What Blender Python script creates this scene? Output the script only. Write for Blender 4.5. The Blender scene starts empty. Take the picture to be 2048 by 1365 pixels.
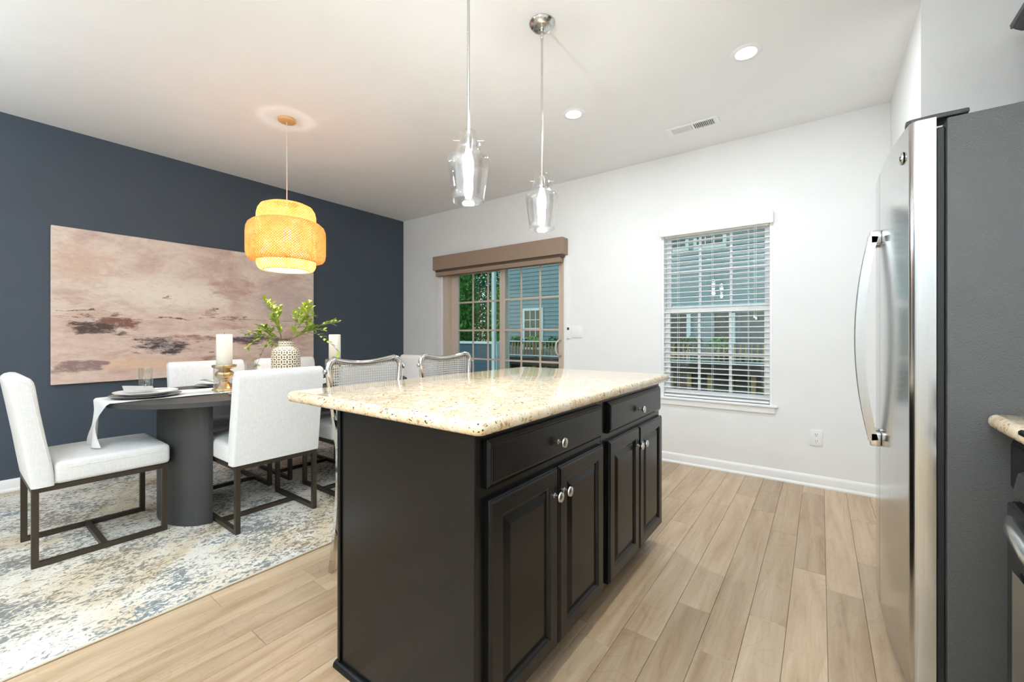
import bpy, bmesh, math, random
from mathutils import Vector, Matrix
random.seed(7)
PI = math.pi
SC = bpy.context.scene
COL = SC.collection

# ------------------------------------------------------------------ camera
TH = math.radians(36.285)
HC = 1.13
cd = bpy.data.cameras.new('camera')
cd.sensor_width = 36.0
cd.lens = 36.0 * 841.05 / 2048.0
cd.shift_y = -(682.5 - 671.7) / 2048.0
cd.clip_start = 0.05
cam = bpy.data.objects.new('camera', cd)
COL.objects.link(cam)
cam.location = (0, 0, HC)
cam.rotation_euler = (PI / 2, 0, TH)
SC.camera = cam

# ------------------------------------------------------------------ view and sky
SC.view_settings.view_transform = 'Standard'
SC.view_settings.look = 'None'
SC.view_settings.gamma = 1.0
SC.view_settings.use_curve_mapping = False
SC.view_settings.exposure = 0.38
try:
    SC.cycles.use_denoising = True
    SC.cycles.use_adaptive_sampling = True
    SC.cycles.adaptive_threshold = 0.02
    SC.cycles.max_bounces = 8
    SC.cycles.diffuse_bounces = 5
    SC.cycles.transparent_max_bounces = 20
    SC.cycles.sample_clamp_indirect = 6.0
    SC.cycles.caustics_reflective = False
    SC.cycles.caustics_refractive = False
except Exception:
    pass

W = bpy.data.worlds.new('sky')
SC.world = W
W.use_nodes = True
wn = W.node_tree
wn.nodes.clear()
sky = wn.nodes.new('ShaderNodeTexSky')
sky.sky_type = 'NISHITA'
sky.sun_disc = False
sky.sun_elevation = math.radians(50)
sky.sun_rotation = math.radians(200)
bg = wn.nodes.new('ShaderNodeBackground')
bg.inputs['Strength'].default_value = 0.24
wo = wn.nodes.new('ShaderNodeOutputWorld')
wn.links.new(sky.outputs[0], bg.inputs['Color'])
wn.links.new(bg.outputs[0], wo.inputs['Surface'])

# ------------------------------------------------------------------ lamp powers
P_CAN = 9.0        # each recessed ceiling lamp
P_PEND = 10.5        # each glass island pendant
P_DINE = 20.0       # woven dining pendant
P_ADDED_UPLIGHT = 112.0     # each added uplighter behind the camera, for ceiling bounce

def area(name, loc, rot, sx, sy, power, color=(1, 1, 1), shape='RECTANGLE', spread=None, parent=None):
    l = bpy.data.lights.new(name, 'AREA')
    l.shape = shape
    l.size = sx
    if shape in ('RECTANGLE', 'ELLIPSE'):
        l.size_y = sy
    l.energy = power
    l.color = color
    if spread:
        l.spread = spread
    o = bpy.data.objects.new(name, l)
    COL.objects.link(o)
    o.location = loc
    o.rotation_euler = rot
    if parent:
        o.parent = parent
    return o

# ------------------------------------------------------------------ materials
def L(c):
    r = []
    for v in c[:3]:
        v = v / 255.0
        r.append(v / 12.92 if v <= 0.04045 else ((v + 0.055) / 1.055) ** 2.4)
    return (r[0], r[1], r[2], 1.0)

class Mat:
    def __init__(s, name):
        s.m = bpy.data.materials.new(name)
        s.m.use_nodes = True
        s.t = s.m.node_tree
        s.t.nodes.clear()
        s.out = s.t.nodes.new('ShaderNodeOutputMaterial')
        s.b = None
    def put(s, sock, v):
        if v is None:
            return
        if isinstance(v, bpy.types.NodeSocket):
            s.t.links.new(v, sock)
        else:
            sock.default_value = v
    def node(s, typ, ins=None, **attr):
        n = s.t.nodes.new('ShaderNode' + typ)
        for k, v in attr.items():
            setattr(n, k, v)
        for k, v in (ins or {}).items():
            s.put(n.inputs[k], v)
        return n
    def math(s, op, a, b=None, clamp=False):
        n = s.node('Math', {0: a, 1: b}, operation=op)
        n.use_clamp = clamp
        return n.outputs[0]
    def pos(s):
        return s.node('NewGeometry').outputs['Position']
    def obj(s):
        return s.node('TexCoord').outputs['Object']
    def map(s, vec, scale=(1, 1, 1), loc=(0, 0, 0), rot=(0, 0, 0)):
        return s.node('Mapping', {'Vector': vec, 'Scale': scale, 'Location': loc, 'Rotation': rot}).outputs[0]
    def noise(s, vec, scale, detail=3.0, rough=0.5, dist=0.0):
        return s.node('TexNoise', {'Vector': vec, 'Scale': scale, 'Detail': detail, 'Roughness': rough, 'Distortion': dist}).outputs[0]
    def ramp(s, fac, stops, interp='LINEAR'):
        n = s.node('ValToRGB', {'Fac': fac})
        cr = n.color_ramp
        cr.interpolation = interp
        while len(cr.elements) < len(stops):
            cr.elements.new(0.5)
        for e, (p, c) in zip(cr.elements, stops):
            e.position = p
            e.color = c if len(c) == 4 else (c[0], c[1], c[2], 1)
        return n.outputs[0]
    def mix(s, fac, a, b, mode='MIX'):
        n = s.node('MixRGB', {'Fac': fac, 'Color1': a, 'Color2': b}, blend_type=mode)
        return n.outputs[0]
    def bump(s, h, strength=0.3, dist=0.01):
        return s.node('Bump', {'Height': h, 'Strength': strength, 'Distance': dist}).outputs[0]
    def bsdf(s, color, rough=0.5, metal=0.0, normal=None, **kw):
        ins = {'Base Color': color, 'Roughness': rough, 'Metallic': metal}
        s.b = s.node('BsdfPrincipled', ins)
        if normal is not None:
            s.put(s.b.inputs['Normal'], normal)
        for k, v in kw.items():
            s.put(s.b.inputs[k.replace('_', ' ')], v)
        s.t.links.new(s.b.outputs[0], s.out.inputs[0])
        return s.m
    def surface(s, sock):
        s.t.links.new(sock, s.out.inputs[0])
        return s.m

def plain(name, c, rough=0.5, metal=0.0, bs=None, bst=0.15, vary=0.05, spec=None):
    m = Mat(name)
    p = m.obj()
    col = L(c)
    if vary:
        n = m.noise(p, 6.0, 3)
        d = tuple(x * (1 - vary) for x in col[:3]) + (1,)
        u = tuple(min(1, x * (1 + vary)) for x in col[:3]) + (1,)
        col = m.ramp(n, [(0.3, d), (0.7, u)])
    nm = None
    if bs:
        nm = m.bump(m.noise(p, bs, 4), bst, 0.003)
    kw = {}
    if spec is not None:
        kw['Specular_IOR_Level'] = spec
    return m.bsdf(col, rough, metal, nm, **kw)

def glow(name, c, strength):
    m = Mat(name)
    return m.bsdf(L(c), 0.5, 0, None, Emission_Color=L(c), Emission_Strength=strength)

def clear_glass(name, tint=(1, 1, 1, 1), ior=1.5, rough=0.0, extra=0.0):
    m = Mat(name)
    fc = m.node('LayerWeight', {'Blend': 0.5}).outputs['Facing']
    fr = m.math('ADD', m.math('MULTIPLY', m.math('POWER', fc, 4.0), 0.55), 0.045 + extra, True)
    tr = m.node('BsdfTransparent', {'Color': tint}).outputs[0]
    gl = m.node('BsdfGlossy', {'Color': (1, 1, 1, 1), 'Roughness': rough}).outputs[0]
    mx = m.node('MixShader', {0: fr, 1: tr, 2: gl}).outputs[0]
    return m.surface(mx)

def wood_floor():
    m = Mat('oiled_plank_wood')
    rnd = m.node('ObjectInfo').outputs['Random']
    off = m.node('CombineXYZ', {0: m.math('MULTIPLY', rnd, 37.0), 1: m.math('MULTIPLY', rnd, 91.0), 2: 0.0}).outputs[0]
    p = m.node('VectorMath', {0: m.pos(), 1: off}, operation='ADD').outputs[0]
    g1 = m.noise(m.map(p, (16, 1.3, 1)), 1.0, 4, 0.6, 0.9)
    g2 = m.noise(m.map(p, (110, 5, 1)), 1.0, 3, 0.6, 0.3)
    g3 = m.noise(m.map(p, (4.5, 1.6, 1)), 1.0, 2, 0.5, 1.6)
    ringv = m.math('FRACT', m.math('MULTIPLY', g3, 9.0))
    ring = m.ramp(ringv, [(0.0, (1, 1, 1)), (0.08, (0, 0, 0)), (0.9, (0, 0, 0)), (1.0, (1, 1, 1))])
    base = m.ramp(g1, [(0.25, L((170, 140, 108))), (0.5, L((197, 171, 140))), (0.8, L((216, 194, 166)))])
    base = m.mix(m.math('MULTIPLY', g2, 0.35), base, L((146, 116, 86)))
    base = m.mix(m.math('MULTIPLY', ring, 0.13), base, L((110, 76, 48)))
    tone = m.ramp(rnd, [(0.0, (0.76, 0.73, 0.70)), (0.5, (1, 1, 1)), (1.0, (1.12, 1.12, 1.12))])
    base = m.mix(1.0, base, tone, 'MULTIPLY')
    scr = m.noise(m.map(p, (3, 30, 1)), 1.0, 2)
    nm = m.bump(m.math('ADD', m.math('MULTIPLY', g2, 0.4), scr), 0.12, 0.002)
    return m.bsdf(base, m.ramp(g2, [(0.2, (0.30,) * 3), (0.8, (0.42,) * 3)]), 0, nm)

def granite():
    m = Mat('cream_granite')
    p = m.pos()
    a = m.noise(p, 22.0, 4, 0.6, 0.4)
    base = m.ramp(a, [(0.3, L((226, 196, 155))), (0.5, L((240, 219, 187))), (0.7, L((249, 236, 214)))])
    b = m.noise(m.map(p, (1, 1, 1), (3, 1, 2)), 75.0, 3, 0.6, 0.6)
    base = m.mix(m.ramp(b, [(0.57, (0, 0, 0)), (0.66, (1, 1, 1))]), base, L((190, 146, 100)))
    c = m.noise(m.map(p, (1, 1, 1), (9, 4, 7)), 120.0, 2, 0.5, 0.3)
    d = m.noise(m.map(p, (1, 1, 1), (2, 8, 5)), 20.0, 2)
    s = m.math('ADD', c, m.math('MULTIPLY', m.math('SUBTRACT', d, 0.5), 0.35))
    base = m.mix(m.ramp(s, [(0.655, (0, 0, 0)), (0.695, (1, 1, 1))]), base, L((62, 44, 34)))
    return m.bsdf(base, 0.045, 0, None, Specular_IOR_Level=0.6)

def fabric(name, c, scale=260.0, st=0.25):
    m = Mat(name)
    p = m.obj()
    a = m.noise(m.map(p, (0.15, 0.15, 1)), scale, 2)
    b = m.noise(m.map(p, (1, 1, 0.12)), scale * 0.8, 2)
    w = m.math('ADD', a, b)
    col = m.ramp(m.math('MULTIPLY', w, 0.5), [(0.35, tuple(x * 0.9 for x in L(c)[:3])), (0.6, L(c))])
    return m.bsdf(col, 0.9, 0, m.bump(w, st, 0.0012), Specular_IOR_Level=0.2)

def steel(name, c=(190, 190, 190), rough=0.2, brush=None):
    m = Mat(name)
    p = m.obj()
    n = m.noise(m.map(p, brush or (1, 1, 1)), 90.0, 2)
    r = m.ramp(n, [(0.3, (rough * 0.8,) * 3), (0.7, (rough * 1.25,) * 3)])
    return m.bsdf(L(c), r, 1.0)

def rug_mat():
    m = Mat('distressed_rug_pile')
    p = m.pos()
    q = m.map(p, (1.0, 0.62, 1))
    big = m.noise(p, 1.7, 3, 0.55, 0.8)
    base = m.ramp(big, [(0.36, L((234, 230, 222))), (0.52, L((230, 221, 206))), (0.62, L((214, 196, 168))), (0.70, L((230, 222, 208)))])
    sp = m.noise(q, 56.0, 4, 0.62, 1.0)
    patch = m.noise(m.map(p, (1, 1, 1), (5, 2, 0)), 3.1, 3)
    th = m.math('ADD', sp, m.math('MULTIPLY', m.math('SUBTRACT', patch, 0.5), 0.5))
    hue = m.noise(m.map(p, (1, 1, 1), (11, 7, 0)), 2.1, 2)
    dark = m.ramp(hue, [(0.38, L((98, 112, 122))), (0.5, L((108, 110, 108))), (0.62, L((120, 106, 90)))])
    base = m.mix(m.ramp(th, [(0.485, (0, 0, 0)), (0.58, (0.85,) * 3)]), base, dark)
    fine = m.noise(p, 160.0, 2)
    base = m.mix(0.16, base, m.ramp(fine, [(0.3, (0.2,) * 3), (0.7, (1, 1, 1))]), 'MULTIPLY')
    return m.bsdf(base, 0.95, 0, m.bump(m.math('ADD', fine, th), 0.4, 0.004), Specular_IOR_Level=0.1)

def painting_mat():
    m = Mat('abstract_landscape_paint')
    p = m.obj()       # object space: y 0..2.06 along the wall, z 0..1.21 up
    sep = m.node('SeparateXYZ', {0: p})
    wy = m.noise(m.map(p, (1, 1.0, 3.0), (3, 5, 1)), 5.0, 6, 0.7, 0.3)
    wz = m.noise(m.map(p, (1, 0.6, 3.0), (8, 1, 6)), 7.0, 6, 0.7, 0.3)
    y = m.math('ADD', sep.outputs[1], m.math('MULTIPLY', m.math('SUBTRACT', wy, 0.5), 0.55))
    z = m.math('ADD', sep.outputs[2], m.math('MULTIPLY', m.math('SUBTRACT', wz, 0.5), 0.17))
    n1 = m.noise(m.map(p, (1, 1.0, 1.6)), 2.2, 5, 0.62, 0.7)
    n2 = m.noise(m.map(p, (1, 1.0, 2.6), (4, 2, 9)), 3.0, 6, 0.65, 0.5)
    sky_c = m.ramp(n1, [(0.28, L((190, 158, 150))), (0.42, L((214, 188, 174))), (0.56, L((231, 212, 196))), (0.72, L((203, 178, 172)))])
    land = m.ramp(n2, [(0.3, L((190, 152, 138))), (0.44, L((212, 182, 166))), (0.58, L((226, 202, 188))), (0.74, L((192, 154, 138)))])
    edge = m.math('ADD', z, m.math('MULTIPLY', m.math('SUBTRACT', n2, 0.5), 0.06))
    lf = m.ramp(edge, [(0.50, (1, 1, 1)), (0.60, (0, 0, 0))])
    col = m.mix(lf, sky_c, land)
    # pale glow around the middle of the sky
    def blob(cy, cz, ry, rz, c, amp, lo, hi, ns, sharp=6):
        nonlocal col
        a = m.math('POWER', m.math('ABSOLUTE', m.math('DIVIDE', m.math('SUBTRACT', y, cy), ry)), 2.0)
        b = m.math('POWER', m.math('ABSOLUTE', m.math('DIVIDE', m.math('SUBTRACT', z, cz), rz)), 2.0)
        d = m.math('ADD', a, b)
        nz = m.noise(m.map(p, (1, 1.0, 3.0), (cy * 7, cz * 5, 1)), ns, sharp, 0.7, 0.6)
        d = m.math('ADD', d, m.math('MULTIPLY', m.math('SUBTRACT', nz, 0.5), amp))
        f = m.ramp(d, [(lo, (1, 1, 1)), (hi, (0, 0, 0))])
        col = m.mix(f, col, L(c))
    blob(0.75, 0.76, 0.55, 0.18, (240, 226, 210), 1.4, 0.1, 1.0, 4.0)
    blob(1.75, 0.72, 0.4, 0.3, (206, 184, 176), 1.6, 0.1, 0.9, 4.0)
    blob(0.15, 0.95, 0.22, 0.2, (216, 186, 166), 1.5, 0.1, 0.9, 4.0)
    blob(1.25, 0.86, 0.25, 0.16, (198, 164, 150), 1.9, 0.1, 0.7, 5.0)
    blob(1.15, 0.40, 0.5, 0.05, (232, 214, 200), 2.0, 0.1, 0.8, 6.0)
    blob(0.55, 0.14, 0.5, 0.07, (226, 192, 164), 2.0, 0.1, 0.8, 6.0)
    blob(0.14, 0.13, 0.2, 0.07, (150, 122, 118), 2.4, 0.1, 0.6, 5.0)
    blob(1.75, 0.16, 0.4, 0.06, (206, 178, 168), 2.0, 0.1, 0.8, 6.0)
    blob(0.16, 0.585, 0.16, 0.010, (108, 82, 70), 2.6, 0.1, 0.7, 9.0)
    blob(0.22, 0.53, 0.30, 0.008, (128, 96, 82), 2.6, 0.1, 0.7, 9.0)
    blob(0.78, 0.54, 0.14, 0.010, (96, 72, 62), 2.6, 0.1, 0.7, 9.0)
    blob(1.25, 0.545, 0.5, 0.008, (150, 118, 106), 3.0, 0.1, 0.6, 9.0)
    blob(1.85, 0.54, 0.3, 0.008, (140, 112, 108), 3.0, 0.1, 0.6, 9.0)
    blob(0.38, 0.485, 0.24, 0.075, (134, 92, 80), 2.4, 0.2, 0.7, 7.0)
    blob(0.24, 0.44, 0.19, 0.065, (84, 66, 62), 2.4, 0.2, 0.7, 7.0)
    blob(0.40, 0.39, 0.12, 0.022, (104, 80, 74), 2.6, 0.1, 0.6, 8.0)
    blob(0.72, 0.27, 0.25, 0.09, (76, 66, 68), 2.3, 0.2, 0.7, 7.0)
    blob(0.62, 0.34, 0.20, 0.04, (92, 78, 78), 2.4, 0.1, 0.6, 8.0)
    blob(0.95, 0.36, 0.25, 0.04, (168, 126, 112), 2.6, 0.1, 0.6, 8.0)
    blob(1.38, 0.34, 0.33, 0.06, (92, 78, 84), 2.4, 0.2, 0.7, 7.0)
    blob(1.66, 0.33, 0.25, 0.03, (112, 92, 94), 2.6, 0.1, 0.6, 8.0)
    blob(1.02, 0.14, 0.16, 0.05, (164, 122, 106), 2.6, 0.1, 0.5, 7.0)
    blob(1.10, 0.235, 0.10, 0.03, (150, 104, 90), 2.6, 0.1, 0.5, 7.0)
    blob(1.063, 0.62, 0.012, 0.035, (88, 72, 70), 1.8, 0.2, 0.8, 12.0)
    blob(1.02, 0.585, 0.06, 0.035, (200, 162, 146), 1.8, 0.2, 0.8, 9.0)
    blob(0.69, 0.735, 0.035, 0.022, (172, 134, 122), 2.0, 0.2, 0.8, 12.0)
    blob(0.70, 0.66, 0.004, 0.07, (160, 124, 112), 0.5, 0.2, 0.9, 12.0)
    blob(0.10, 0.66, 0.10, 0.03, (210, 176, 158), 1.8, 0.2, 0.8, 9.0)
    st = m.noise(m.map(p, (1, 3, 14)), 6.0, 4)
    sc = m.noise(m.map(p, (1, 1.6, 3.2), (2, 9, 4)), 9.0, 6, 0.7, 0.8)
    col = m.mix(m.ramp(sc, [(0.52, (0, 0, 0)), (0.66, (0.30,) * 3)]), col, L((238, 226, 214)))
    col = m.mix(m.ramp(sc, [(0.30, (0.26,) * 3), (0.44, (0, 0, 0))]), col, L((150, 112, 100)))
    col = m.mix(0.14, col, m.ramp(st, [(0.3, (0.55,) * 3), (0.7, (1.0,) * 3)]), 'MULTIPLY')
    return m.bsdf(col, 0.7, 0, m.bump(st, 0.15, 0.002))

def weave_mat():
    m = Mat('woven_bamboo')
    uv = m.node('TexCoord').outputs['UV']
    sep = m.node('SeparateXYZ', {0: uv})
    u, v = sep.outputs[0], sep.outputs[1]
    d1 = m.math('FRACT', m.math('MULTIPLY', m.math('ADD', u, v), 1.0))
    d2 = m.math('FRACT', m.math('MULTIPLY', m.math('SUBTRACT', u, v), 1.0))
    s1 = m.ramp(d1, [(0.0, (0, 0, 0)), (0.36, (0, 0, 0)), (0.42, (1, 1, 1)), (1.0, (1, 1, 1))])
    s2 = m.ramp(d2, [(0.0, (0, 0, 0)), (0.36, (0, 0, 0)), (0.42, (1, 1, 1)), (1.0, (1, 1, 1))])
    cover = m.math('MAXIMUM', s1, s2)
    both = m.math('MULTIPLY', s1, s2)
    n = m.noise(m.obj(), 14.0, 3)
    c1 = m.ramp(n, [(0.3, L((230, 174, 98))), (0.7, L((247, 208, 140)))])
    c = m.mix(m.math('MULTIPLY', both, 0.35), c1, L((196, 124, 44)))
    dif = m.node('BsdfDiffuse', {'Color': c}).outputs[0]
    trl = m.node('BsdfTranslucent', {'Color': m.mix(1.0, c, L((255, 226, 176)), 'MULTIPLY')}).outputs[0]
    body = m.node('MixShader', {0: 0.16, 1: dif, 2: trl}).outputs[0]
    tr = m.node('BsdfTransparent').outputs[0]
    return m.surface(m.node('MixShader', {0: cover, 1: tr, 2: body}).outputs[0])

def cane_mat():
    m = Mat('pale_cane_weave')
    sep = m.node('SeparateXYZ', {0: m.obj()})
    y, z = sep.outputs[1], sep.outputs[2]
    k = 2 * PI / 0.0125
    a = m.math('COSINE', m.math('MULTIPLY', y, k))
    b = m.math('COSINE', m.math('MULTIPLY', z, k))
    hole = m.ramp(m.math('MULTIPLY', m.math('ADD', a, b), 0.5), [(0.30, (0, 0, 0)), (0.36, (1, 1, 1))])
    f1 = m.math('ABSOLUTE', m.math('SINE', m.math('MULTIPLY', m.math('ADD', y, z), k)))
    c = m.ramp(f1, [(0.0, L((150, 150, 150))), (0.5, L((222, 220, 216)))])
    bs = m.node('BsdfPrincipled', {'Base Color': c, 'Roughness': 0.6}).outputs[0]
    dk = m.node('BsdfDiffuse', {'Color': L((48, 46, 44))}).outputs[0]  # dark colour in the holes stands in for the shade of their depth
    tr = m.node('MixShader', {0: 0.45, 1: m.node('BsdfTransparent').outputs[0], 2: dk}).outputs[0]
    return m.surface(m.node('MixShader', {0: hole, 1: bs, 2: tr}).outputs[0])

def vase_mat():
    m = Mat('carved_cream_ceramic')
    uv = m.node('TexCoord').outputs['UV']
    sep = m.node('SeparateXYZ', {0: uv})
    fu = m.math('FRACT', sep.outputs[0])
    fv = m.math('FRACT', sep.outputs[1])
    cu = m.math('ABSOLUTE', m.math('SUBTRACT', fu, 0.5))
    cv = m.math('ABSOLUTE', m.math('SUBTRACT', fv, 0.5))
    dia = m.math('LESS_THAN', m.math('ADD', cu, cv), 0.19)
    # lens shaped cuts on the cell borders
    lu = m.math('SUBTRACT', 0.5, cu)
    lv = m.math('SUBTRACT', 0.5, cv)
    qu = m.math('MULTIPLY', m.math('SUBTRACT', 0.20, m.math('MULTIPLY', m.math('POWER', cv, 2.0), 1.15)), 0.62)
    qv = m.math('MULTIPLY', m.math('SUBTRACT', 0.20, m.math('MULTIPLY', m.math('POWER', cu, 2.0), 1.15)), 0.62)
    l1 = m.math('LESS_THAN', lu, qu)
    l2 = m.math('LESS_THAN', lv, qv)
    inn = m.math('MULTIPLY', m.math('LESS_THAN', cv, 0.36), l1)
    inn2 = m.math('MULTIPLY', m.math('LESS_THAN', cu, 0.36), l2)
    cut = m.math('MAXIMUM', dia, m.math('MAXIMUM', inn, inn2))
    c = m.mix(cut, L((243, 228, 205)), L((98, 80, 58)))
    return m.bsdf(c, 0.5, 0, m.bump(m.math('SUBTRACT', 1.0, cut), 0.6, 0.004))

def siding_mat():
    return plain('slate_blue_siding', (128, 148, 146), 0.7, 0, 60, 0.1)

MT = {}
MT['wall'] = plain('white_wall_paint', (240, 240, 239), 0.75, 0, 300, 0.05, 0.01)
MT['ceil'] = plain('white_ceiling_paint', (243, 243, 243), 0.85, 0, 200, 0.05, 0.01)
MT['navy'] = plain('dark_slate_wall_paint', (62, 72, 84), 0.55, 0, 300, 0.05, 0.03)
MT['trim'] = plain('white_trim_paint', (243, 243, 242), 0.35, 0, None, 0, 0.01)
MT['floor'] = wood_floor()
MT['joint'] = plain('pale_floor_joint', (196, 168, 132), 0.6)
MT['granite'] = granite()
MT['black'] = plain('black_cabinet_lacquer', (14, 14, 15), 0.25, 0, 40, 0.02, 0.06, 0.33)
MT['kick'] = plain('dark_kick_board', (24, 22, 20), 0.6)
MT['nickel'] = steel('brushed_nickel', (205, 204, 200), 0.22)
MT['chrome'] = steel('polished_chrome', (215, 214, 212), 0.08)
MT['stain'] = steel('brushed_stainless', (196, 196, 195), 0.17, (3, 3, 0.03))
MT['linen'] = fabric('white_linen', (232, 231, 229))
MT['cloth'] = fabric('white_runner_cloth', (236, 235, 232), 400, 0.2)
MT['bronze'] = plain('dark_bronze_metal', (70, 62, 52), 0.42, 0.55)
MT['table'] = plain('charcoal_table_wood', (56, 56, 56), 0.5, 0, 70, 0.06)
MT['tan'] = plain('almond_vinyl', (206, 189, 173), 0.45, 0, None, 0, 0.02)
MT['valance'] = fabric('brown_woven_valance', (158, 136, 118), 200, 0.2)
MT['valdark'] = plain('dark_headrail', (92, 76, 62), 0.6)
MT['pane'] = clear_glass('window_glass', (0.86, 0.95, 0.92, 1), 1.5)
MT['glass'] = clear_glass('clear_pendant_glass', (0.97, 0.97, 0.97, 1), 1.5, 0.02, 0.03)
MT['tumbler'] = clear_glass('tumbler_glass', (0.93, 0.93, 0.92, 1), 1.5, 0.01, 0.04)
MT['bulb'] = glow('lit_bulb', (255, 250, 240), 22)
MT['bulbw'] = glow('lit_warm_bulb', (255, 240, 205), 25)
MT['lens'] = glow('lit_lens', (255, 252, 246), 18)
MT['weave'] = weave_mat()
MT['lightwood'] = plain('light_beech', (218, 172, 116), 0.5, 0, 60, 0.1)
MT['cord'] = plain('pale_cord', (226, 205, 188), 0.7)
MT['rug'] = rug_mat()
MT['rugedge'] = plain('rug_binding', (214, 202, 184), 0.95)
MT['paint'] = painting_mat()
MT['canvas'] = plain('canvas_edge', (206, 186, 174), 0.8)
MT['vase'] = vase_mat()
MT['cane'] = cane_mat()
MT['wax'] = plain('cream_wax', (246, 236, 220), 0.5, 0, None, 0, 0.02)
MT['mercury'] = plain('gold_mercury_glass', (206, 172, 118), 0.22, 0.85, 45, 0.3, 0.25)
MT['plate'] = plain('white_porcelain', (240, 240, 239), 0.18, 0, None, 0, 0.01)
MT['charger'] = plain('grey_charger', (150, 148, 145), 0.35)
MT['leaf'] = plain('yellow_green_leaf', (152, 174, 58), 0.5, 0, None, 0, 0.25)
MT['stem'] = plain('thin_olive_stem', (120, 112, 66), 0.6)
def fridge_side():
    m = Mat('pebbled_grey_enamel')
    p = m.obj()
    n = m.noise(p, 55.0, 2, 0.5, 3.5)
    w = m.math('ABSOLUTE', m.math('SUBTRACT', n, 0.5))
    h_ = m.ramp(w, [(0.0, (1, 1, 1)), (0.10, (0.3,) * 3), (0.25, (0, 0, 0))])
    return m.bsdf(L((80, 80, 79)), 0.42, 0, m.bump(h_, 0.30, 0.002))
MT['fridge'] = fridge_side()
MT['gasket'] = plain('black_gasket', (28, 28, 28), 0.5)
MT['darkplastic'] = plain('dark_grey_plastic', (62, 62, 60), 0.45)
MT['blackglass'] = plain('black_oven_glass', (14, 14, 15), 0.08, 0, None, 0, 0)
MT['plastic'] = plain('white_plastic', (244, 244, 243), 0.35, 0, None, 0, 0.01)
MT['slot'] = plain('dark_slot', (60, 58, 56), 0.6)
MT['screen'] = plain('dark_display', (52, 54, 56), 0.3)
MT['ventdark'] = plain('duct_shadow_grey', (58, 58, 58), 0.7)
MT['blind'] = plain('white_blind_slat', (252, 252, 250), 0.4, 0, None, 0, 0.01)
MT['siding'] = siding_mat()
MT['siding2'] = plain('dark_teal_siding', (64, 88, 100), 0.7, 0, 60, 0.1)
MT['xtrim'] = plain('exterior_white_trim', (214, 224, 216), 0.6)
MT['deckwood'] = plain('weathered_deck_wood', (150, 124, 92), 0.8, 0, 40, 0.3, 0.2)
MT['rail'] = plain('railing_wood', (158, 128, 84), 0.8, 0, 40, 0.3, 0.2)
MT['darkwood'] = plain('dark_brown_wood', (66, 56, 44), 0.8, 0, 40, 0.3, 0.2)
MT['porchgrey'] = plain('grey_green_porch_panel', (96, 100, 92), 0.8)
MT['xglass'] = plain('neighbour_dark_glass', (46, 66, 52), 0.08, 0, None, 0, 0.3)
MT['foliage'] = plain('tree_leaf_green', (96, 158, 48), 0.6, 0, None, 0, 0.3)
MT['foliage2'] = plain('dark_leaf_green', (62, 118, 44), 0.6, 0, None, 0, 0.3)
MT['bark'] = plain('tree_bark', (84, 70, 56), 0.9, 0, 30, 0.5, 0.2)
MT['grass'] = plain('lawn_grass', (88, 124, 60), 0.9, 0, 30, 0.5, 0.25)
MT['lawn'] = MT['grass']

# ------------------------------------------------------------------ mesh helpers
def NB():
    return bmesh.new()

def box(bm, x0, x1, y0, y1, z0, z1):
    v = [bm.verts.new(p) for p in ((x0, y0, z0), (x1, y0, z0), (x1, y1, z0), (x0, y1, z0),
                                   (x0, y0, z1), (x1, y0, z1), (x1, y1, z1), (x0, y1, z1))]
    for f in ((0, 3, 2, 1), (4, 5, 6, 7), (0, 1, 5, 4), (1, 2, 6, 5), (2, 3, 7, 6), (3, 0, 4, 7)):
        bm.faces.new([v[i] for i in f])
    return bm

def bev(bm, w, seg=2):
    bmesh.ops.bevel(bm, geom=bm.edges[:], offset=w, segments=seg, affect='EDGES', profile=0.5, clamp_overlap=True)
    return bm

def rbox(x0, x1, y0, y1, z0, z1, w=0.004, seg=2):
    return bev(box(NB(), x0, x1, y0, y1, z0, z1), w, seg)

def tube(bm, pts, r, n=8, closed=False, square=None, up0=None):
    """sweep a round (or rectangular, square=(a,b)) section along a polyline"""
    pts = [Vector(p) for p in pts]
    k = len(pts)
    rr = r if isinstance(r, (list, tuple)) else [r] * k
    tang = []
    for i in range(k):
        if closed:
            t = pts[(i + 1) % k] - pts[i - 1]
        else:
            t = pts[min(i + 1, k - 1)] - pts[max(i - 1, 0)]
        tang.append(t.normalized())
    up = Vector(up0) if up0 else (Vector((0, 0, 1)) if abs(tang[0].z) < 0.9 else Vector((1, 0, 0)))
    rings = []
    for i in range(k):
        t = tang[i]
        a = (up - t * up.dot(t)).normalized()
        b = t.cross(a)
        up = a
        ring = []
        if square:
            for sx, sy in ((-1, -1), (1, -1), (1, 1), (-1, 1)):
                ring.append(bm.verts.new(pts[i] + a * (sx * square[0] / 2) + b * (sy * square[1] / 2)))
        else:
            for j in range(n):
                w = 2 * PI * j / n
                ring.append(bm.verts.new(pts[i] + a * (math.cos(w) * rr[i]) + b * (math.sin(w) * rr[i])))
        rings.append(ring)
    m = len(rings[0])
    rng = range(k) if closed else range(k - 1)
    for i in rng:
        A, B = rings[i], rings[(i + 1) % k]
        for j in range(m):
            bm.faces.new((A[j], A[(j + 1) % m], B[(j + 1) % m], B[j]))
    if not closed:
        bm.faces.new(rings[0][::-1])
        bm.faces.new(rings[-1])
    return bm

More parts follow.
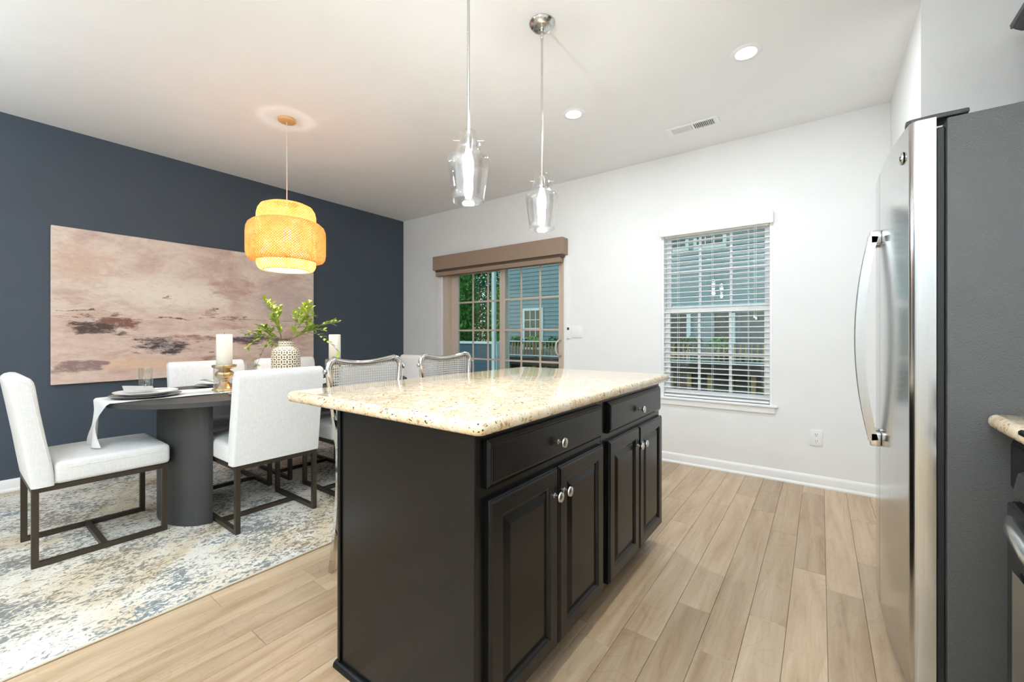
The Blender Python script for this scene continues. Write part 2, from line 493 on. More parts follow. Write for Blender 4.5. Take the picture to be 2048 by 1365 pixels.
def lathe(bm, prof, n=32, uvscale=None, axis='z', org=(0, 0, 0)):
    """revolve (r, h) pairs; uvscale=(cells round, cells per metre of profile)"""
    def P(r, h, w):
        c, s = r * math.cos(w), r * math.sin(w)
        if axis == 'z':
            q = (c, s, h)
        elif axis == 'x':
            q = (h, c, s)
        else:
            q = (c, h, s)
        return (q[0] + org[0], q[1] + org[1], q[2] + org[2])
    rings, dist, acc = [], [], 0.0
    for i, (r, h) in enumerate(prof):
        if i:
            acc += math.hypot(r - prof[i - 1][0], h - prof[i - 1][1])
        dist.append(acc)
        if r < 1e-6:
            rings.append([bm.verts.new(P(0, h, 0))])
        else:
            rings.append([bm.verts.new(P(r, h, 2 * PI * j / n)) for j in range(n)])
    uvl = bm.loops.layers.uv.new('uv') if uvscale else None
    for i in range(len(prof) - 1):
        A, B = rings[i], rings[i + 1]
        for j in range(n):
            j2 = (j + 1) % n
            if len(A) == 1 and len(B) == 1:
                continue
            if len(A) == 1:
                f = bm.faces.new((A[0], B[j2], B[j]))
                uv = ((j + .5, i), (j + 1, i + 1), (j, i + 1))
            elif len(B) == 1:
                f = bm.faces.new((A[j], A[j2], B[0]))
                uv = ((j, i), (j + 1, i), (j + .5, i + 1))
            else:
                f = bm.faces.new((A[j], A[j2], B[j2], B[j]))
                uv = ((j, i), (j + 1, i), (j + 1, i + 1), (j, i + 1))
            if uvl:
                for lp, (a, b) in zip(f.loops, uv):
                    lp[uvl].uv = (a / n * uvscale[0], dist[b] * uvscale[1])
    return bm

def prism(bm, poly, axis, a, b):
    """extrude a 2D outline: axis 'x' -> (y,z), 'y' -> (x,z), 'z' -> (x,y)"""
    def P(p, t):
        return {'x': (t, p[0], p[1]), 'y': (p[0], t, p[1]), 'z': (p[0], p[1], t)}[axis]
    A = [bm.verts.new(P(p, a)) for p in poly]
    B = [bm.verts.new(P(p, b)) for p in poly]
    bm.faces.new(A[::-1])
    bm.faces.new(B)
    k = len(poly)
    for i in range(k):
        bm.faces.new((A[i], A[(i + 1) % k], B[(i + 1) % k], B[i]))
    return bm

def panel(bm, w, h, loops, back=0.0):
    """nested rectangles in the YZ plane, relief along -X; loops = [(inset, depth)...]"""
    rings = []
    for ins, d in [(0.0, back)] + loops:
        rings.append([bm.verts.new((-d, s * (w / 2 - ins), h / 2 + t * (h / 2 - ins))) for s, t in ((-1, -1), (1, -1), (1, 1), (-1, 1))])
    bm.faces.new(rings[0])
    bm.faces.new(rings[-1][::-1])
    for A, B in zip(rings, rings[1:]):
        for j in range(4):
            bm.faces.new((A[j], A[(j + 1) % 4], B[(j + 1) % 4], B[j]))
    return bm

def obj(name, bm, mat, parent=None, loc=None, rot=None, smooth=True, angle=38):
    bmesh.ops.recalc_face_normals(bm, faces=bm.faces[:])
    if smooth:
        lim = math.radians(angle)
        for f in bm.faces:
            f.smooth = True
        for e in bm.edges:
            e.smooth = len(e.link_faces) == 2 and e.calc_face_angle(0.0) < lim
    me = bpy.data.meshes.new(name)
    bm.to_mesh(me)
    bm.free()
    me.materials.append(MT[mat] if isinstance(mat, str) else mat)
    o = bpy.data.objects.new(name, me)
    COL.objects.link(o)
    if parent:
        o.parent = parent
    if loc:
        o.location = loc
    if rot:
        o.rotation_euler = rot
    return o

def tag(o, label=None, cat=None, group=None, kind=None):
    if label:
        o['label'] = label
    if cat:
        o['category'] = cat
    if group:
        o['group'] = group
    if kind:
        o['kind'] = kind
    return o

def thing(name, loc, label, cat, rz=0.0, group=None):
    o = bpy.data.objects.new(name, None)
    o.empty_display_size = 0.1
    COL.objects.link(o)
    o.location = loc
    o.rotation_euler = (0, 0, rz)
    return tag(o, label, cat, group)

def struct(name, loc=(0, 0, 0)):
    o = bpy.data.objects.new(name, None)
    o.empty_display_size = 0.1
    COL.objects.link(o)
    o.location = loc
    o['kind'] = 'structure'
    return o

def copy_tree(o, parent=None):
    c = o.copy()
    COL.objects.link(c)
    if parent:
        c.parent = parent
    for ch in list(o.children):
        copy_tree(ch, c)
    return c

def like(src, parent, loc=None, rot=None, scale=None):
    c = src.copy()
    COL.objects.link(c)
    c.parent = parent
    if loc is not None:
        c.location = loc
    if rot is not None:
        c.rotation_euler = rot
    if scale is not None:
        c.scale = scale
    return c

def wall_holes(name, axis, u0, u1, z0, z1, t0, t1, holes, mat):
    """a slab with rectangular openings, one connected mesh; axis 'y': u = x, 'x': u = y"""
    us = sorted({u0, u1, *[h[0] for h in holes], *[h[1] for h in holes]})
    zs = sorted({z0, z1, *[h[2] for h in holes], *[h[3] for h in holes]})
    bm = NB()
    V = {}
    def v(i, k, t):
        if (i, k, t) not in V:
            V[(i, k, t)] = bm.verts.new((us[i], t, zs[k]) if axis == 'y' else (t, us[i], zs[k]))
        return V[(i, k, t)]
    def solid(i, k):
        if not (0 <= i < len(us) - 1 and 0 <= k < len(zs) - 1):
            return False
        cu, cz = (us[i] + us[i + 1]) / 2, (zs[k] + zs[k + 1]) / 2
        return not any(h[0] < cu < h[1] and h[2] < cz < h[3] for h in holes)
    for i in range(len(us) - 1):
        for k in range(len(zs) - 1):
            if not solid(i, k):
                continue
            bm.faces.new((v(i, k, t0), v(i + 1, k, t0), v(i + 1, k + 1, t0), v(i, k + 1, t0)))
            bm.faces.new((v(i, k, t1), v(i, k + 1, t1), v(i + 1, k + 1, t1), v(i + 1, k, t1)))
            for di, dk, a, b in ((-1, 0, (i, k), (i, k + 1)), (1, 0, (i + 1, k), (i + 1, k + 1)), (0, -1, (i, k), (i + 1, k)), (0, 1, (i, k + 1), (i + 1, k + 1))):
                if not solid(i + di, k + dk):
                    bm.faces.new((v(*a, t0), v(*b, t0), v(*b, t1), v(*a, t1)))
    return tag(obj(name, bm, mat, smooth=False), kind='structure')

# ------------------------------------------------------------------ the room
XL, YB, XR, YR, H = -4.75, 3.88, 1.03, -2.80, 2.74
DX0, DX1, DZ1 = -3.965, -2.166, 2.04          # sliding door opening
WX0, WX1, WZ0, WZ1 = -1.165, -0.305, 0.575, 2.06   # window opening

floor = tag(obj('floor', box(NB(), XL - .1, XR + .1, YR - .1, YB + .12, -.12, -.0065), 'joint', smooth=False), kind='structure')
tag(obj('ceiling', box(NB(), XL - .1, XR + .1, YR - .1, YB + .14, H, H + .12), 'ceil', smooth=False), kind='structure')
wall_holes('wall_left', 'x', YR - .1, YB, -.02, H, XL - .12, XL, [], 'navy')
wall_holes('wall_back', 'y', XL - .12, .387, -.02, H, YB, YB + .14,
           [(DX0, DX1, -.02, DZ1), (WX0, WX1, WZ0, WZ1)], 'wall')
tag(obj('wall_corner', box(NB(), .387, XR + .12, 2.785, YB + .14, -.02, H), 'wall', smooth=False), kind='structure')
wall_holes('wall_right', 'x', YR - .1, 2.785, -.02, H, XR, XR + .12, [], 'wall')
wall_holes('wall_rear', 'y', XL - .12, XR + .12, -.02, H, YR - .12, YR, [], 'wall')

# floor boards running along the depth of the room
PW = 0.127
lens = (1.22, 0.92, 0.61, 1.52)
def plank_mesh(length):
    bm = NB()
    w, g = PW / 2 - 0.0006, 0.0006
    c = 0.0009
    lo = [bm.verts.new((sx * w, y, -.0065)) for sx, y in ((-1, g), (1, g), (1, length - g), (-1, length - g))]
    md = [bm.verts.new((sx * w, y, -c)) for sx, y in ((-1, g), (1, g), (1, length - g), (-1, length - g))]
    hi = [bm.verts.new((sx * (w - c), y, 0)) for sx, y in ((-1, g + c), (1, g + c), (1, length - g - c), (-1, length - g - c))]
    for A, B in ((lo, md), (md, hi)):
        for j in range(4):
            bm.faces.new((A[j], A[(j + 1) % 4], B[(j + 1) % 4], B[j]))
    bm.faces.new(hi)
    me = bpy.data.meshes.new('plank')
    bmesh.ops.recalc_face_normals(bm, faces=bm.faces[:])
    bm.to_mesh(me)
    bm.free()
    me.materials.append(MT['floor'])
    return me
PM = {l: plank_mesh(l) for l in lens}
x = -0.107 + PW / 2
while x - PW > XL:
    x -= PW
rng = random.Random(11)
Y0P = -1.15
while x < XR + PW / 2 - .02:
    y = Y0P - rng.uniform(0, 1.0)
    while y < YB - .01:
        l = rng.choice(lens)
        me = PM[l]
        if y + l > YB + .10:
            l = YB + .10 - y
            me = plank_mesh(l)
        if not (x > .42 and y > 2.8) and l > .05:
            o = bpy.data.objects.new('plank', me)
            COL.objects.link(o)
            o.parent = floor
            o.location = (x, y, 0)
        y += l
    x += PW

# baseboards
def base_prof():
    return [(0, 0), (.026, 0), (.026, .010), (.018, .020), (.014, .022), (.014, .066), (.010, .076), (.005, .084), (0, .086)]
def baseboard(name, p0, p1, inward):
    p0, p1 = Vector((*p0, 0)), Vector((*p1, 0))
    n = Vector((*inward, 0))
    bm = NB()
    A = [bm.verts.new(p0 + n * a + Vector((0, 0, b))) for a, b in base_prof()]
    B = [bm.verts.new(p1 + n * a + Vector((0, 0, b))) for a, b in base_prof()]
    k = len(A)
    for i in range(k):
        bm.faces.new((A[i], A[(i + 1) % k], B[(i + 1) % k], B[i]))
    bm.faces.new(A)
    bm.faces.new(B[::-1])
    return tag(obj(name, bm, 'trim'), kind='structure')
baseboard('baseboard_left', (XL, YR), (XL, YB), (1, 0))
baseboard('baseboard_back', (XL, YB), (-4.046, YB), (0, -1))
baseboard('baseboard_back_right', (-2.130, YB), (.387, YB), (0, -1))
baseboard('baseboard_corner', (.387, 2.785), (.387, YB), (-1, 0))
baseboard('baseboard_right', (XR, YR), (XR, .60), (-1, 0))

# ------------------------------------------------------------------ sliding door
d1 = struct('door_1', (0, 0, 0))
def dpart(name, x0, x1, y0, y1, z0, z1, mat='tan', w=.003, parent=d1):
    return obj(name, rbox(x0, x1, y0, y1, z0, z1, w, 1), mat, parent, smooth=False)
dpart('casing', -4.046, DX0, YB - .018, YB - .0005, 0, 2.12, 'trim')
dpart('casing', DX1, -2.130, YB - .018, YB - .0005, 0, 2.12, 'trim')
dpart('casing', DX0, DX1, YB - .018, YB - .0005, DZ1, 2.12, 'trim')
dpart('jamb', DX0, -3.885, YB + .0, YB + .13, 0, DZ1)
dpart('jamb', -2.200, DX1, YB + .0, YB + .13, 0, DZ1)
dpart('head', -3.885, -2.200, YB + .0, YB + .13, 2.00, DZ1)
dpart('threshold', -3.885, -2.200, YB + .005, YB + .13, 0, .03)
def slider(x0, x1, gx0, gx1, yc, mx):
    z0, z1, g0, g1 = .032, 1.998, .13, 1.905
    a, b = yc - .02, yc + .02
    dpart('stile', x0, gx0, a, b, z0, z1)
    dpart('stile', gx1, x1, a, b, z0, z1)
    dpart('rail', gx0, gx1, a, b, z0, g0)
    dpart('rail', gx0, gx1, a, b, g1, z1)
    obj('pane', box(NB(), gx0, gx1, yc - .003, yc + .003, g0, g1), 'pane', d1, smooth=False)
    for xx in mx:
        dpart('muntin', xx - .011, xx + .011, yc - .014, yc - .004, g0, g1, w=.002)
    for zz in (.485, .840, 1.195, 1.550):
        dpart('muntin', gx0, gx1, yc - .0145, yc - .0045, zz - .011, zz + .011, w=.002)
slider(-3.884, -2.985, -3.772, -3.073, YB + .095, (-3.517, -3.274))
slider(-3.050, -2.201, -2.978, -2.252, YB + .045, (-2.743, -2.489))
bm = NB()
hp = [(-2.226, YB + .024, 1.085), (-2.232, YB - .008, 1.082), (-2.245, YB - .034, 1.055), (-2.250, YB - .040, 1.0), (-2.245, YB - .034, .945), (-2.232, YB - .008, .918), (-2.226, YB + .024, .915)]
obj('handle', tube(bm, hp, .009, 10), 'tan', d1)

# shade box over the door
sv = thing('door_shade_valance', (-3.075, YB - .06, 1.968), 'brown woven fabric shade box mounted above the sliding glass door', 'valance')
obj('fascia', rbox(-.956, .951, -.06, .0595, 0, .174, .003, 1), 'valance', sv, smooth=False)
obj('headrail', rbox(-.93, .925, -.035, .045, -.022, -.0005, .002, 1), 'valdark', sv, smooth=False)
obj('bottom_rail', rbox(-.935, .905, -.03, .035, -.075, -.023, .004, 1), 'valance', sv, smooth=False)

# ------------------------------------------------------------------ window and blind
w1 = struct('window_1')
def wpart(name, x0, x1, y0, y1, z0, z1, mat='trim', w=.002):
    return obj(name, rbox(x0, x1, y0, y1, z0, z1, w, 1), mat, w1, smooth=False)
wpart('jamb', WX0, WX0 + .02, YB + .002, YB + .135, WZ0, WZ1)
wpart('jamb', WX1 - .02, WX1, YB + .002, YB + .135, WZ0, WZ1)
wpart('head', WX0 + .02, WX1 - .02, YB + .002, YB + .135, WZ1 - .015, WZ1)
def sash(x0, x1, z0, z1, yc, mz, st=.042):
    a, b = yc - .017, yc + .017
    wpart('sash_stile', x0, x0 + st, a, b, z0, z1)
    wpart('sash_stile', x1 - st, x1, a, b, z0, z1)
    wpart('sash_rail', x0 + st, x1 - st, a, b, z0, z0 + .048)
    wpart('sash_rail', x0 + st, x1 - st, a, b, z1 - .042, z1)
    g0, g1 = x0 + st, x1 - st
    obj('pane', box(NB(), g0, g1, yc - .003, yc + .003, z0 + .048, z1 - .042), 'pane', w1, smooth=False)
    for t in (1 / 3, 2 / 3):
        xx = g0 + (g1 - g0) * t
        wpart('muntin', xx - .011, xx + .011, yc - .014, yc - .004, z0 + .048, z1 - .042)
    wpart('muntin', g0, g1, yc - .0145, yc - .0045, mz - .014, mz + .014)
sash(WX0 + .02, WX1 - .02, 1.325, 2.045, YB + .108, 1.70)
sash(WX0 + .02, WX1 - .02, .600, 1.372, YB + .070, .968)
wpart('sill', WX0 - .02, WX1 + .035, YB - .028, YB + .12, .562, .582, w=.005)
wpart('apron', WX0 - .005, WX1 + .018, YB - .016, YB - .0005, .515, .561, w=.003)

bl = thing('window_blind', ((WX0 + WX1) / 2, YB + .03, .585), 'white horizontal slat blind lowered over the window with open slats', 'blind')
bw = (WX1 - WX0) / 2
prof = [(-.062, 1.432), (-.067, 1.445), (-.060, 1.46), (-.062, 1.495), (-.068, 1.51), (-.066, 1.522), (-.031, 1.522), (-.031, 1.515), (-.052, 1.512), (-.052, 1.432)]
obj('valance', prism(NB(), prof, 'x', -bw - .006, bw + .006), 'blind', bl)
obj('headrail', rbox(-bw + .024, bw - .024, -.022, .028, 1.425, 1.465, .002, 1), 'blind', bl, smooth=False)
sl = None
NS = 31
for i in range(NS):
    z = .040 + i * .0445
    if sl is None:
        b2 = NB()
        pf = [(-.0255, -.0022), (-.014, .0014), (0, .0028), (.014, .0014), (.0255, -.0022), (.0255, -.0052), (.014, -.0018), (0, -.0004), (-.014, -.0018), (-.0255, -.0052)]
        sl = obj('slat', prism(b2, pf, 'x', -bw + .022, bw - .022), 'blind', bl, (0, 0, z), (math.radians(-4), 0, 0))
    else:
        like(sl, bl, (0, 0, z))
obj('bottom_rail', rbox(-bw + .022, bw - .022, -.026, .026, .004, .020, .003, 1), 'blind', bl, smooth=False)
for x0 in (-.29, -.01, .26):
    for yy in (-.027, .027):
        obj('ladder_cord', tube(NB(), [(x0, yy, .021), (x0, yy, 1.424)], .0012, 5), 'plastic', bl)
for x0, zt in ((.305, .685), (.318, .672)):
    obj('pull_cord', tube(NB(), [(x0, -.034, zt + .02), (x0, -.034, 1.43)], .0012, 5), 'plastic', bl)
    obj('tassel', lathe(NB(), [(0, 0), (.007, .001), (.008, .012), (.005, .024), (0, .026)], 12, org=(x0, -.034, zt)), 'plastic', bl)

# ------------------------------------------------------------------ ceiling lamps and vent
def can(x, y, label, group):
    t = thing('recessed_ceiling_light', (x, y, H), label, 'light', group=group)
    obj('trim_ring', lathe(NB(), [(.052, -.0005), (.055, -.006), (.078, -.004), (.082, -.0005)], 36), 'trim', t)
    obj('lens', lathe(NB(), [(0, -.002), (.051, -.002), (.051, -.0004), (0, -.0004)], 32), 'lens', t)
    area('downlight', (0, 0, -.012), (0, 0, 0), .10, .10, P_CAN, (.84, .94, 1.0), 'DISK', None, t)
can(-.342, 2.713, 'lit recessed ceiling downlight by the fridge wall end', None)
can(-1.446, 2.724, 'lit recessed ceiling downlight between the glass pendants and the back wall', None)
for x0, y0 in ((-.342, .45), (-.342, -1.4), (-1.9, -1.6), (-3.6, -1.6)):  # extra downlights out of view, added to feed the ceiling bounce
    can(x0, y0, 'added unseen recessed ceiling downlight behind the island end toward the living area', 'added downlights toward the living area')

vt = thing('ceiling_vent', (-.79, 3.425, H), 'white rectangular air vent grille with louvres set in the ceiling', 'vent')
fr = NB()
for a in ((-.185, -.150, -.068, .068), (.150, .185, -.068, .068), (-.150, .150, -.068, -.045), (-.150, .150, .045, .068), (-.008, .008, -.045, .045)):
    obj('frame_bar', rbox(a[0], a[1], a[2], a[3], -.008, -.0005, .001, 1), 'plastic', vt, smooth=False)
fr.free()
obj('duct_shade_sheet', box(NB(), -.150, .150, -.045, .045, -.0012, -.0004), 'ventdark', vt, smooth=False)  # flat dark sheet stands in for the shaded hollow behind the louvres
lv = None
for bank in (-1, 1):
    for i in range(11):
        xx = bank * (.015 + i * .0127 + .004)
        if lv is None:
            lv = obj('louvre', box(NB(), -.0008, .0008, -.045, .045, -.0072, .0072), 'plastic', vt, (xx, 0, -.0058), (0, math.radians(48) * -bank, 0), smooth=False)
        else:
            like(lv, vt, (xx, 0, -.0058), (0, math.radians(48) * -bank, 0))

# ------------------------------------------------------------------ added unseen uplighters behind the camera, standing in for ceiling-bounced flash
def add_uplighter(x, y, label, power=P_ADDED_UPLIGHT):
    t = thing('added_uplighter', (x, y, 0), label, 'added uplighter', group='added unseen uplighters')
    obj('base', lathe(NB(), [(0, 0), (.13, 0), (.135, .006), (.13, .016), (.03, .026), (0, .026)], 36), 'nickel', t)
    obj('pole', lathe(NB(), [(0, .0265), (.011, .0265), (.011, 1.70), (0, 1.70)], 16), 'nickel', t)
    obj('bowl', lathe(NB(), [(0, 1.7005), (.02, 1.7005), (.06, 1.72), (.15, 1.80), (.19, 1.87), (.185, 1.87), (.145, 1.806), (.05, 1.73), (0, 1.724)], 36), 'nickel', t, angle=60)
    area('uplight', (0, 0, 1.84), (PI, 0, 0), .26, .26, power, (.75, .90, 1.0), 'DISK', None, t)
add_uplighter(-.35, -1.55, 'added unseen nickel uplighter for ceiling bounce, on the kitchen side')
add_uplighter(-3.3, -1.55, 'added unseen nickel uplighter for ceiling bounce, by the dark wall', P_ADDED_UPLIGHT * .5)

# ------------------------------------------------------------------ wall plates
ot = thing('power_outlet', (-.027, YB - .0005, .365), 'white duplex power outlet low on the back wall beside the fridge', 'outlet')
obj('plate', rbox(-.039, .039, -.006, 0, -.060, .060, .004, 2), 'plastic', ot)
for zc in (-.024, .024):
    s = obj('socket', lathe(NB(), [(0, -.0075), (.0165, -.0075), (.0175, -.006), (.0175, -.0055), (0, -.0055)], 24, axis='y', org=(0, 0, zc)), 'plastic', ot)
    for xx in (-.0065, .0065):
        obj('slot', box(NB(), xx - .0012, xx + .0012, -.0082, -.0074, zc - .001, zc + .008), 'slot', s, smooth=False)
    obj('slot', lathe(NB(), [(0, -.0082), (.0025, -.0082), (.0025, -.0074), (0, -.0074)], 10, axis='y', org=(0, 0, zc - .008)), 'slot', s)
sw = thing('light_switch', (-2.018, YB - .0005, 1.168), 'white double toggle light switch plate beside the sliding door', 'switch')
obj('plate', rbox(-.062, .062, -.006, 0, -.060, .060, .004, 2), 'plastic', sw)
for xx in (-.022, .022):
    obj('toggle', rbox(xx - .005, xx + .005, -.016, -.0055, -.014, .004, .0015, 1), 'plastic', sw)
rm = thing('wall_remote', (-2.112, YB - .0005, 1.163), 'narrow white wall remote with a small dark display', 'remote')
obj('body', rbox(-.021, .021, -.020, 0, -.066, .066, .004, 2), 'plastic', rm)
obj('display', rbox(-.0125, .0125, -.0212, -.0198, .026, .052, .0005, 1), 'screen', rm, smooth=False)

# ------------------------------------------------------------------ kitchen island
def raised_door(w, h):
    t = .021
    return panel(NB(), w, h, [(0, t - .008), (.003, t - .006), (.004, t - .004), (.010, t), (.050, t), (.052, t - .003), (.056, t - .004), (.060, t - .010), (.066, t - .010), (.090, t - .002), (.092, t - .002)])
def drawer_front(w, h):
    t = .021
    return panel(NB(), w, h, [(0, t - .010), (.003, t - .008), (.0045, t - .007), (.009, t - .0035), (.012, t - .0035), (.0135, t - .001), (.016, t)])
def knob_bm(d):
    pr = [(0, 0), (.008, 0), (.008, .002), (.0055, .004), (.005, .014), (.009, .018), (.0155, .021), (.017, .025), (.0155, .0285), (.008, .031), (0, .0318)]
    return lathe(NB(), [(r, -(d + hh)) for r, hh in pr], 24, axis='x')
XF = -.716           # face frame plane of the island, looking +X
def base_cabinet(y0, y1, ydr, yd, zdr, zd, label, kz, end=False):
    t = thing('island_cabinet', ((-1.32 + XF) / 2, (y0 + y1) / 2, 0), label, 'cabinet')
    cx, cy = t.location.x, t.location.y
    hx0, hx1 = -1.32 - cx, XF - cx
    bm = NB()
    obj('carcass', bev(prism(bm, [(hx0, .10), (hx0 + .0, .0), (hx1 - .075, 0), (hx1 - .075, .10), (hx1, .10), (hx1, .88), (hx0, .88)], 'y', y0 - cy, y1 - cy), .0015, 1), 'black', t, smooth=False)
    def front(name, bm, yy, zz):
        o = obj(name, bm, 'black', t, (hx1 + .0003, yy - cy, zz), (0, 0, PI), smooth=False)
        return o
    d = front('drawer_front', drawer_front(ydr[1] - ydr[0], zdr[1] - zdr[0]), (ydr[0] + ydr[1]) / 2, zdr[0])
    obj('knob', knob_bm(.0205), 'nickel', d, (0, 0, (zdr[1] - zdr[0]) / 2 - .010))
    for (a, b, side) in yd:
        o = front('door', raised_door(b - a, zd[1] - zd[0]), (a + b) / 2, zd[0])
        obj('knob', knob_bm(.0205), 'nickel', o, (0, -side * ((b - a) / 2 - .028), kz - zd[0]))
    return t
ZD, ZDR = (.108, .696), (.727, .856)
c1 = base_cabinet(.815, 1.575, (.848, 1.557), [(.852, 1.206, 1), (1.212, 1.566, -1)], ZDR, ZD, 'black island base cabinet with a bare end panel beside the stools', .612)
c2 = base_cabinet(1.5755, 2.335, (1.622, 2.312), [(1.622, 1.972, 1), (1.978, 2.328, -1)], ZDR, ZD, 'black island base cabinet nearest the window, its drawer under the worktop corner', .612)
cx, cy = c1.location.x, c1.location.y
ep = obj('end_panel', rbox(-.305, .303, -.384, -.3802, .0, .88, .001, 1), 'black', c1, smooth=False)
obj('corner_strip', rbox(-.313, -.298, -.392, -.3845, .02, .878, .004, 2), 'black', c1)
obj('face_stile', rbox(.270, .3045, -.3865, -.3842, .0, .878, .001, 1), 'black', c1, smooth=False)
obj('shoe_moulding', prism(NB(), [(-.402, 0), (-.3845, 0), (-.3845, .020), (-.389, .0195), (-.396, .016), (-.401, .009)], 'x', -.322, .245), 'black', c1)
obj('back_panel', rbox(-.310, -.3022, -.384, 1.1395, .0, .88, .001, 1), 'black', c1, smooth=False)

def slab(x0, x1, y0, y1, z0, z1, rc, re):
    bm = NB()
    pts = []
    for cx_, cy_, a0 in ((x1 - rc, y1 - rc, 0), (x0 + rc, y1 - rc, 90), (x0 + rc, y0 + rc, 180), (x1 - rc, y0 + rc, 270)):
        for k in range(7):
            a = math.radians(a0 + k * 15)
            pts.append((cx_, cy_, math.cos(a), math.sin(a)))
    zc, hz = (z0 + z1) / 2, (z1 - z0) / 2
    rings = []
    for k in range(9):
        w = -PI / 2 + PI * k / 8
        ins = re * (1 - math.cos(w))
        z = zc + hz * math.sin(w)
        rings.append([bm.verts.new((p[0] + p[2] * (rc - ins), p[1] + p[3] * (rc - ins), z)) for p in pts])
    m = len(pts)
    for A, B in zip(rings, rings[1:]):
        for j in range(m):
            bm.faces.new((A[j], A[(j + 1) % m], B[(j + 1) % m], B[j]))
    bm.faces.new(rings[0][::-1])
    bm.faces.new(rings[-1])
    return bm
wt = obj('island_worktop', slab(-1.635, -.662, .772, 2.365, .8805, .919, .030, .016), 'granite', angle=50)
tag(wt, 'cream granite worktop with dark flecks on the black island', 'worktop')

# ------------------------------------------------------------------ fridge
FX, FY0, FY1, FZ = .288, 1.69, 2.60, 1.750
fg = thing('refrigerator', (.64, (FY0 + FY1) / 2, 0), 'stainless steel side by side refrigerator with grey pebbled side', 'refrigerator')
ox, oy = .64, (FY0 + FY1) / 2
obj('cabinet', rbox(FX - ox, 1.0 - ox, FY0 - oy, FY1 - oy, .03, FZ, .006, 2), 'fridge', fg)
obj('gasket', rbox(.268 - ox, FX - ox - .0005, FY0 - oy + .012, FY1 - oy - .012, .10, FZ - .02, .003, 1), 'gasket', fg, smooth=False)
obj('kick_grille', rbox(.262 - ox, FX - ox - .0005, FY0 - oy + .01, FY1 - oy - .01, .01, .085, .003, 1), 'darkplastic', fg, smooth=False)
def front_x(y):      # bowed door front over the full width
    t = (y - oy) / ((FY1 - FY0) / 2)
    return .183 + .030 * t * t
def fdoor(y0, y1, near):
    pts = [(.267, y0), (.267, y1)]
    n = 14
    ys = [y1 - (y1 - y0) * k / n for k in range(n + 1)]
    fr_ = []
    for y in ys:
        x = front_x(y)
        fr_.append((x, y))
    # round the outer vertical corner
    out = []
    for x, y in fr_:
        if near and y < y0 + .02:
            continue
        if not near and y > y1 - .02:
            continue
        out.append((x, y))
    R = .022
    if near:
        xb = front_x(y0 + R)
        arc = [(xb + R - R * math.cos(a), y0 + R - R * math.sin(a)) for a in [PI / 2 * k / 6 for k in range(1, 7)]]
        pts = [(.267, y0), (.267, y1)] + out + [(xb, y0 + R)] + arc
    else:
        xb = front_x(y1 - R)
        arc = [(xb + R - R * math.cos(a), y1 - R + R * math.sin(a)) for a in [PI / 2 * k / 6 for k in range(6, 0, -1)]]
        pts = [(.267, y0), (.267, y1)] + arc + [(xb, y1 - R)] + out
    bm = NB()
    return prism(bm, [(x - ox, y - oy) for x, y in pts], 'z', .095, 1.757)
ym = oy
dn = obj('door', fdoor(FY0, ym - .003, True), 'stain', fg, angle=30)
df = obj('door', fdoor(ym + .003, FY1, False), 'stain', fg, angle=30)
def fhandle(par, y):
    x0 = front_x(y)
    pts = []
    za, zb = .735, 1.505
    n = 18
    for k in range(n + 1):
        t = k / n
        s = 1 - (2 * t - 1) ** 2
        pts.append((x0 - .022 - .040 * s - ox, y - oy, za + (zb - za) * t))
    h = obj('handle', tube(NB(), pts, .0, 8, square=(.026, .034), up0=(1, 0, 0)), 'stain', par, angle=40)
    for z in (za, zb):
        obj('handle_mount', rbox(x0 - .034 - ox, x0 + .001 - ox, y - oy - .017, y - oy + .017, z - .03 if z == zb else z - .022, z + .022 if z == zb else z + .03, .006, 2), 'chrome', h)
fhandle(dn, ym - .045)
fhandle(df, ym + .045)
bx = front_x(1.765)
bd = obj('badge', lathe(NB(), [(0, -.0045), (.013, -.0045), (.0165, -.006), (.019, -.004), (.0195, 0), (0, 0)], 28, axis='x', org=(bx - ox, 1.765 - oy, 1.678)), 'chrome', dn)
for a0 in (0, PI):
    sp = [(bx - ox - .0052, 1.765 - oy + math.cos(a0 + t * 4.2) * (.0025 + .0085 * t), 1.678 + math.sin(a0 + t * 4.2) * (.0025 + .0085 * t)) for t in [k / 10 for k in range(11)]]
    obj('badge_monogram', tube(NB(), sp, .0009, 5), 'darkplastic', bd)
for y, s in ((FY0 + .05, 1), (FY1 - .05, -1)):
    b2 = prism(NB(), [(.205 - ox, y - .024 - oy), (.205 - ox + .012, y - .033 - oy), (.27 - ox, y - .033 - oy), (.337 - ox, y - .033 - oy), (.337 - ox, y + .033 - oy), (.27 - ox, y + .033 - oy), (.222 - ox, y + .028 - oy), (.207 - ox, y + .012 - oy)], 'z', 1.7585, 1.772)
    obj('hinge_cover', bev(b2, .004, 2), 'darkplastic', fg)
for x0 in (FX + .05, .93):
    for y in (FY0 + .05, FY1 - .05):
        obj('foot', lathe(NB(), [(0, 0), (.02, 0), (.02, .012), (.01, .014), (.01, .031), (0, .031)], 14, org=(x0 - ox, y - oy, 0)), 'gasket', fg)

# ------------------------------------------------------------------ right run: narrow cabinet, worktop, range, wall cabinet
nc = thing('narrow_base_cabinet', (.72, 1.56, 0), 'narrow black base cabinet between the fridge side and the range', 'cabinet')
obj('carcass', bev(prism(NB(), [(.42 - .72, .10), (.495 - .72, .10), (.495 - .72, 0), (.30, 0), (.30, .88), (.42 - .72, .88)], 'y', -.124, .1245), .0015, 1), 'black', nc, smooth=False)
o = obj('drawer_front', drawer_front(.215, .135), 'black', nc, (-.3003, 0, .725), smooth=False)
o = obj('door', raised_door(.215, .588), 'black', nc, (-.3003, 0, .108), smooth=False)
wt2 = obj('side_worktop', slab(.362, 1.028, 1.4315, 1.6885, .8805, .919, .022, .016), 'granite', angle=50)
tag(wt2, 'short cream granite worktop against the fridge side', 'worktop')

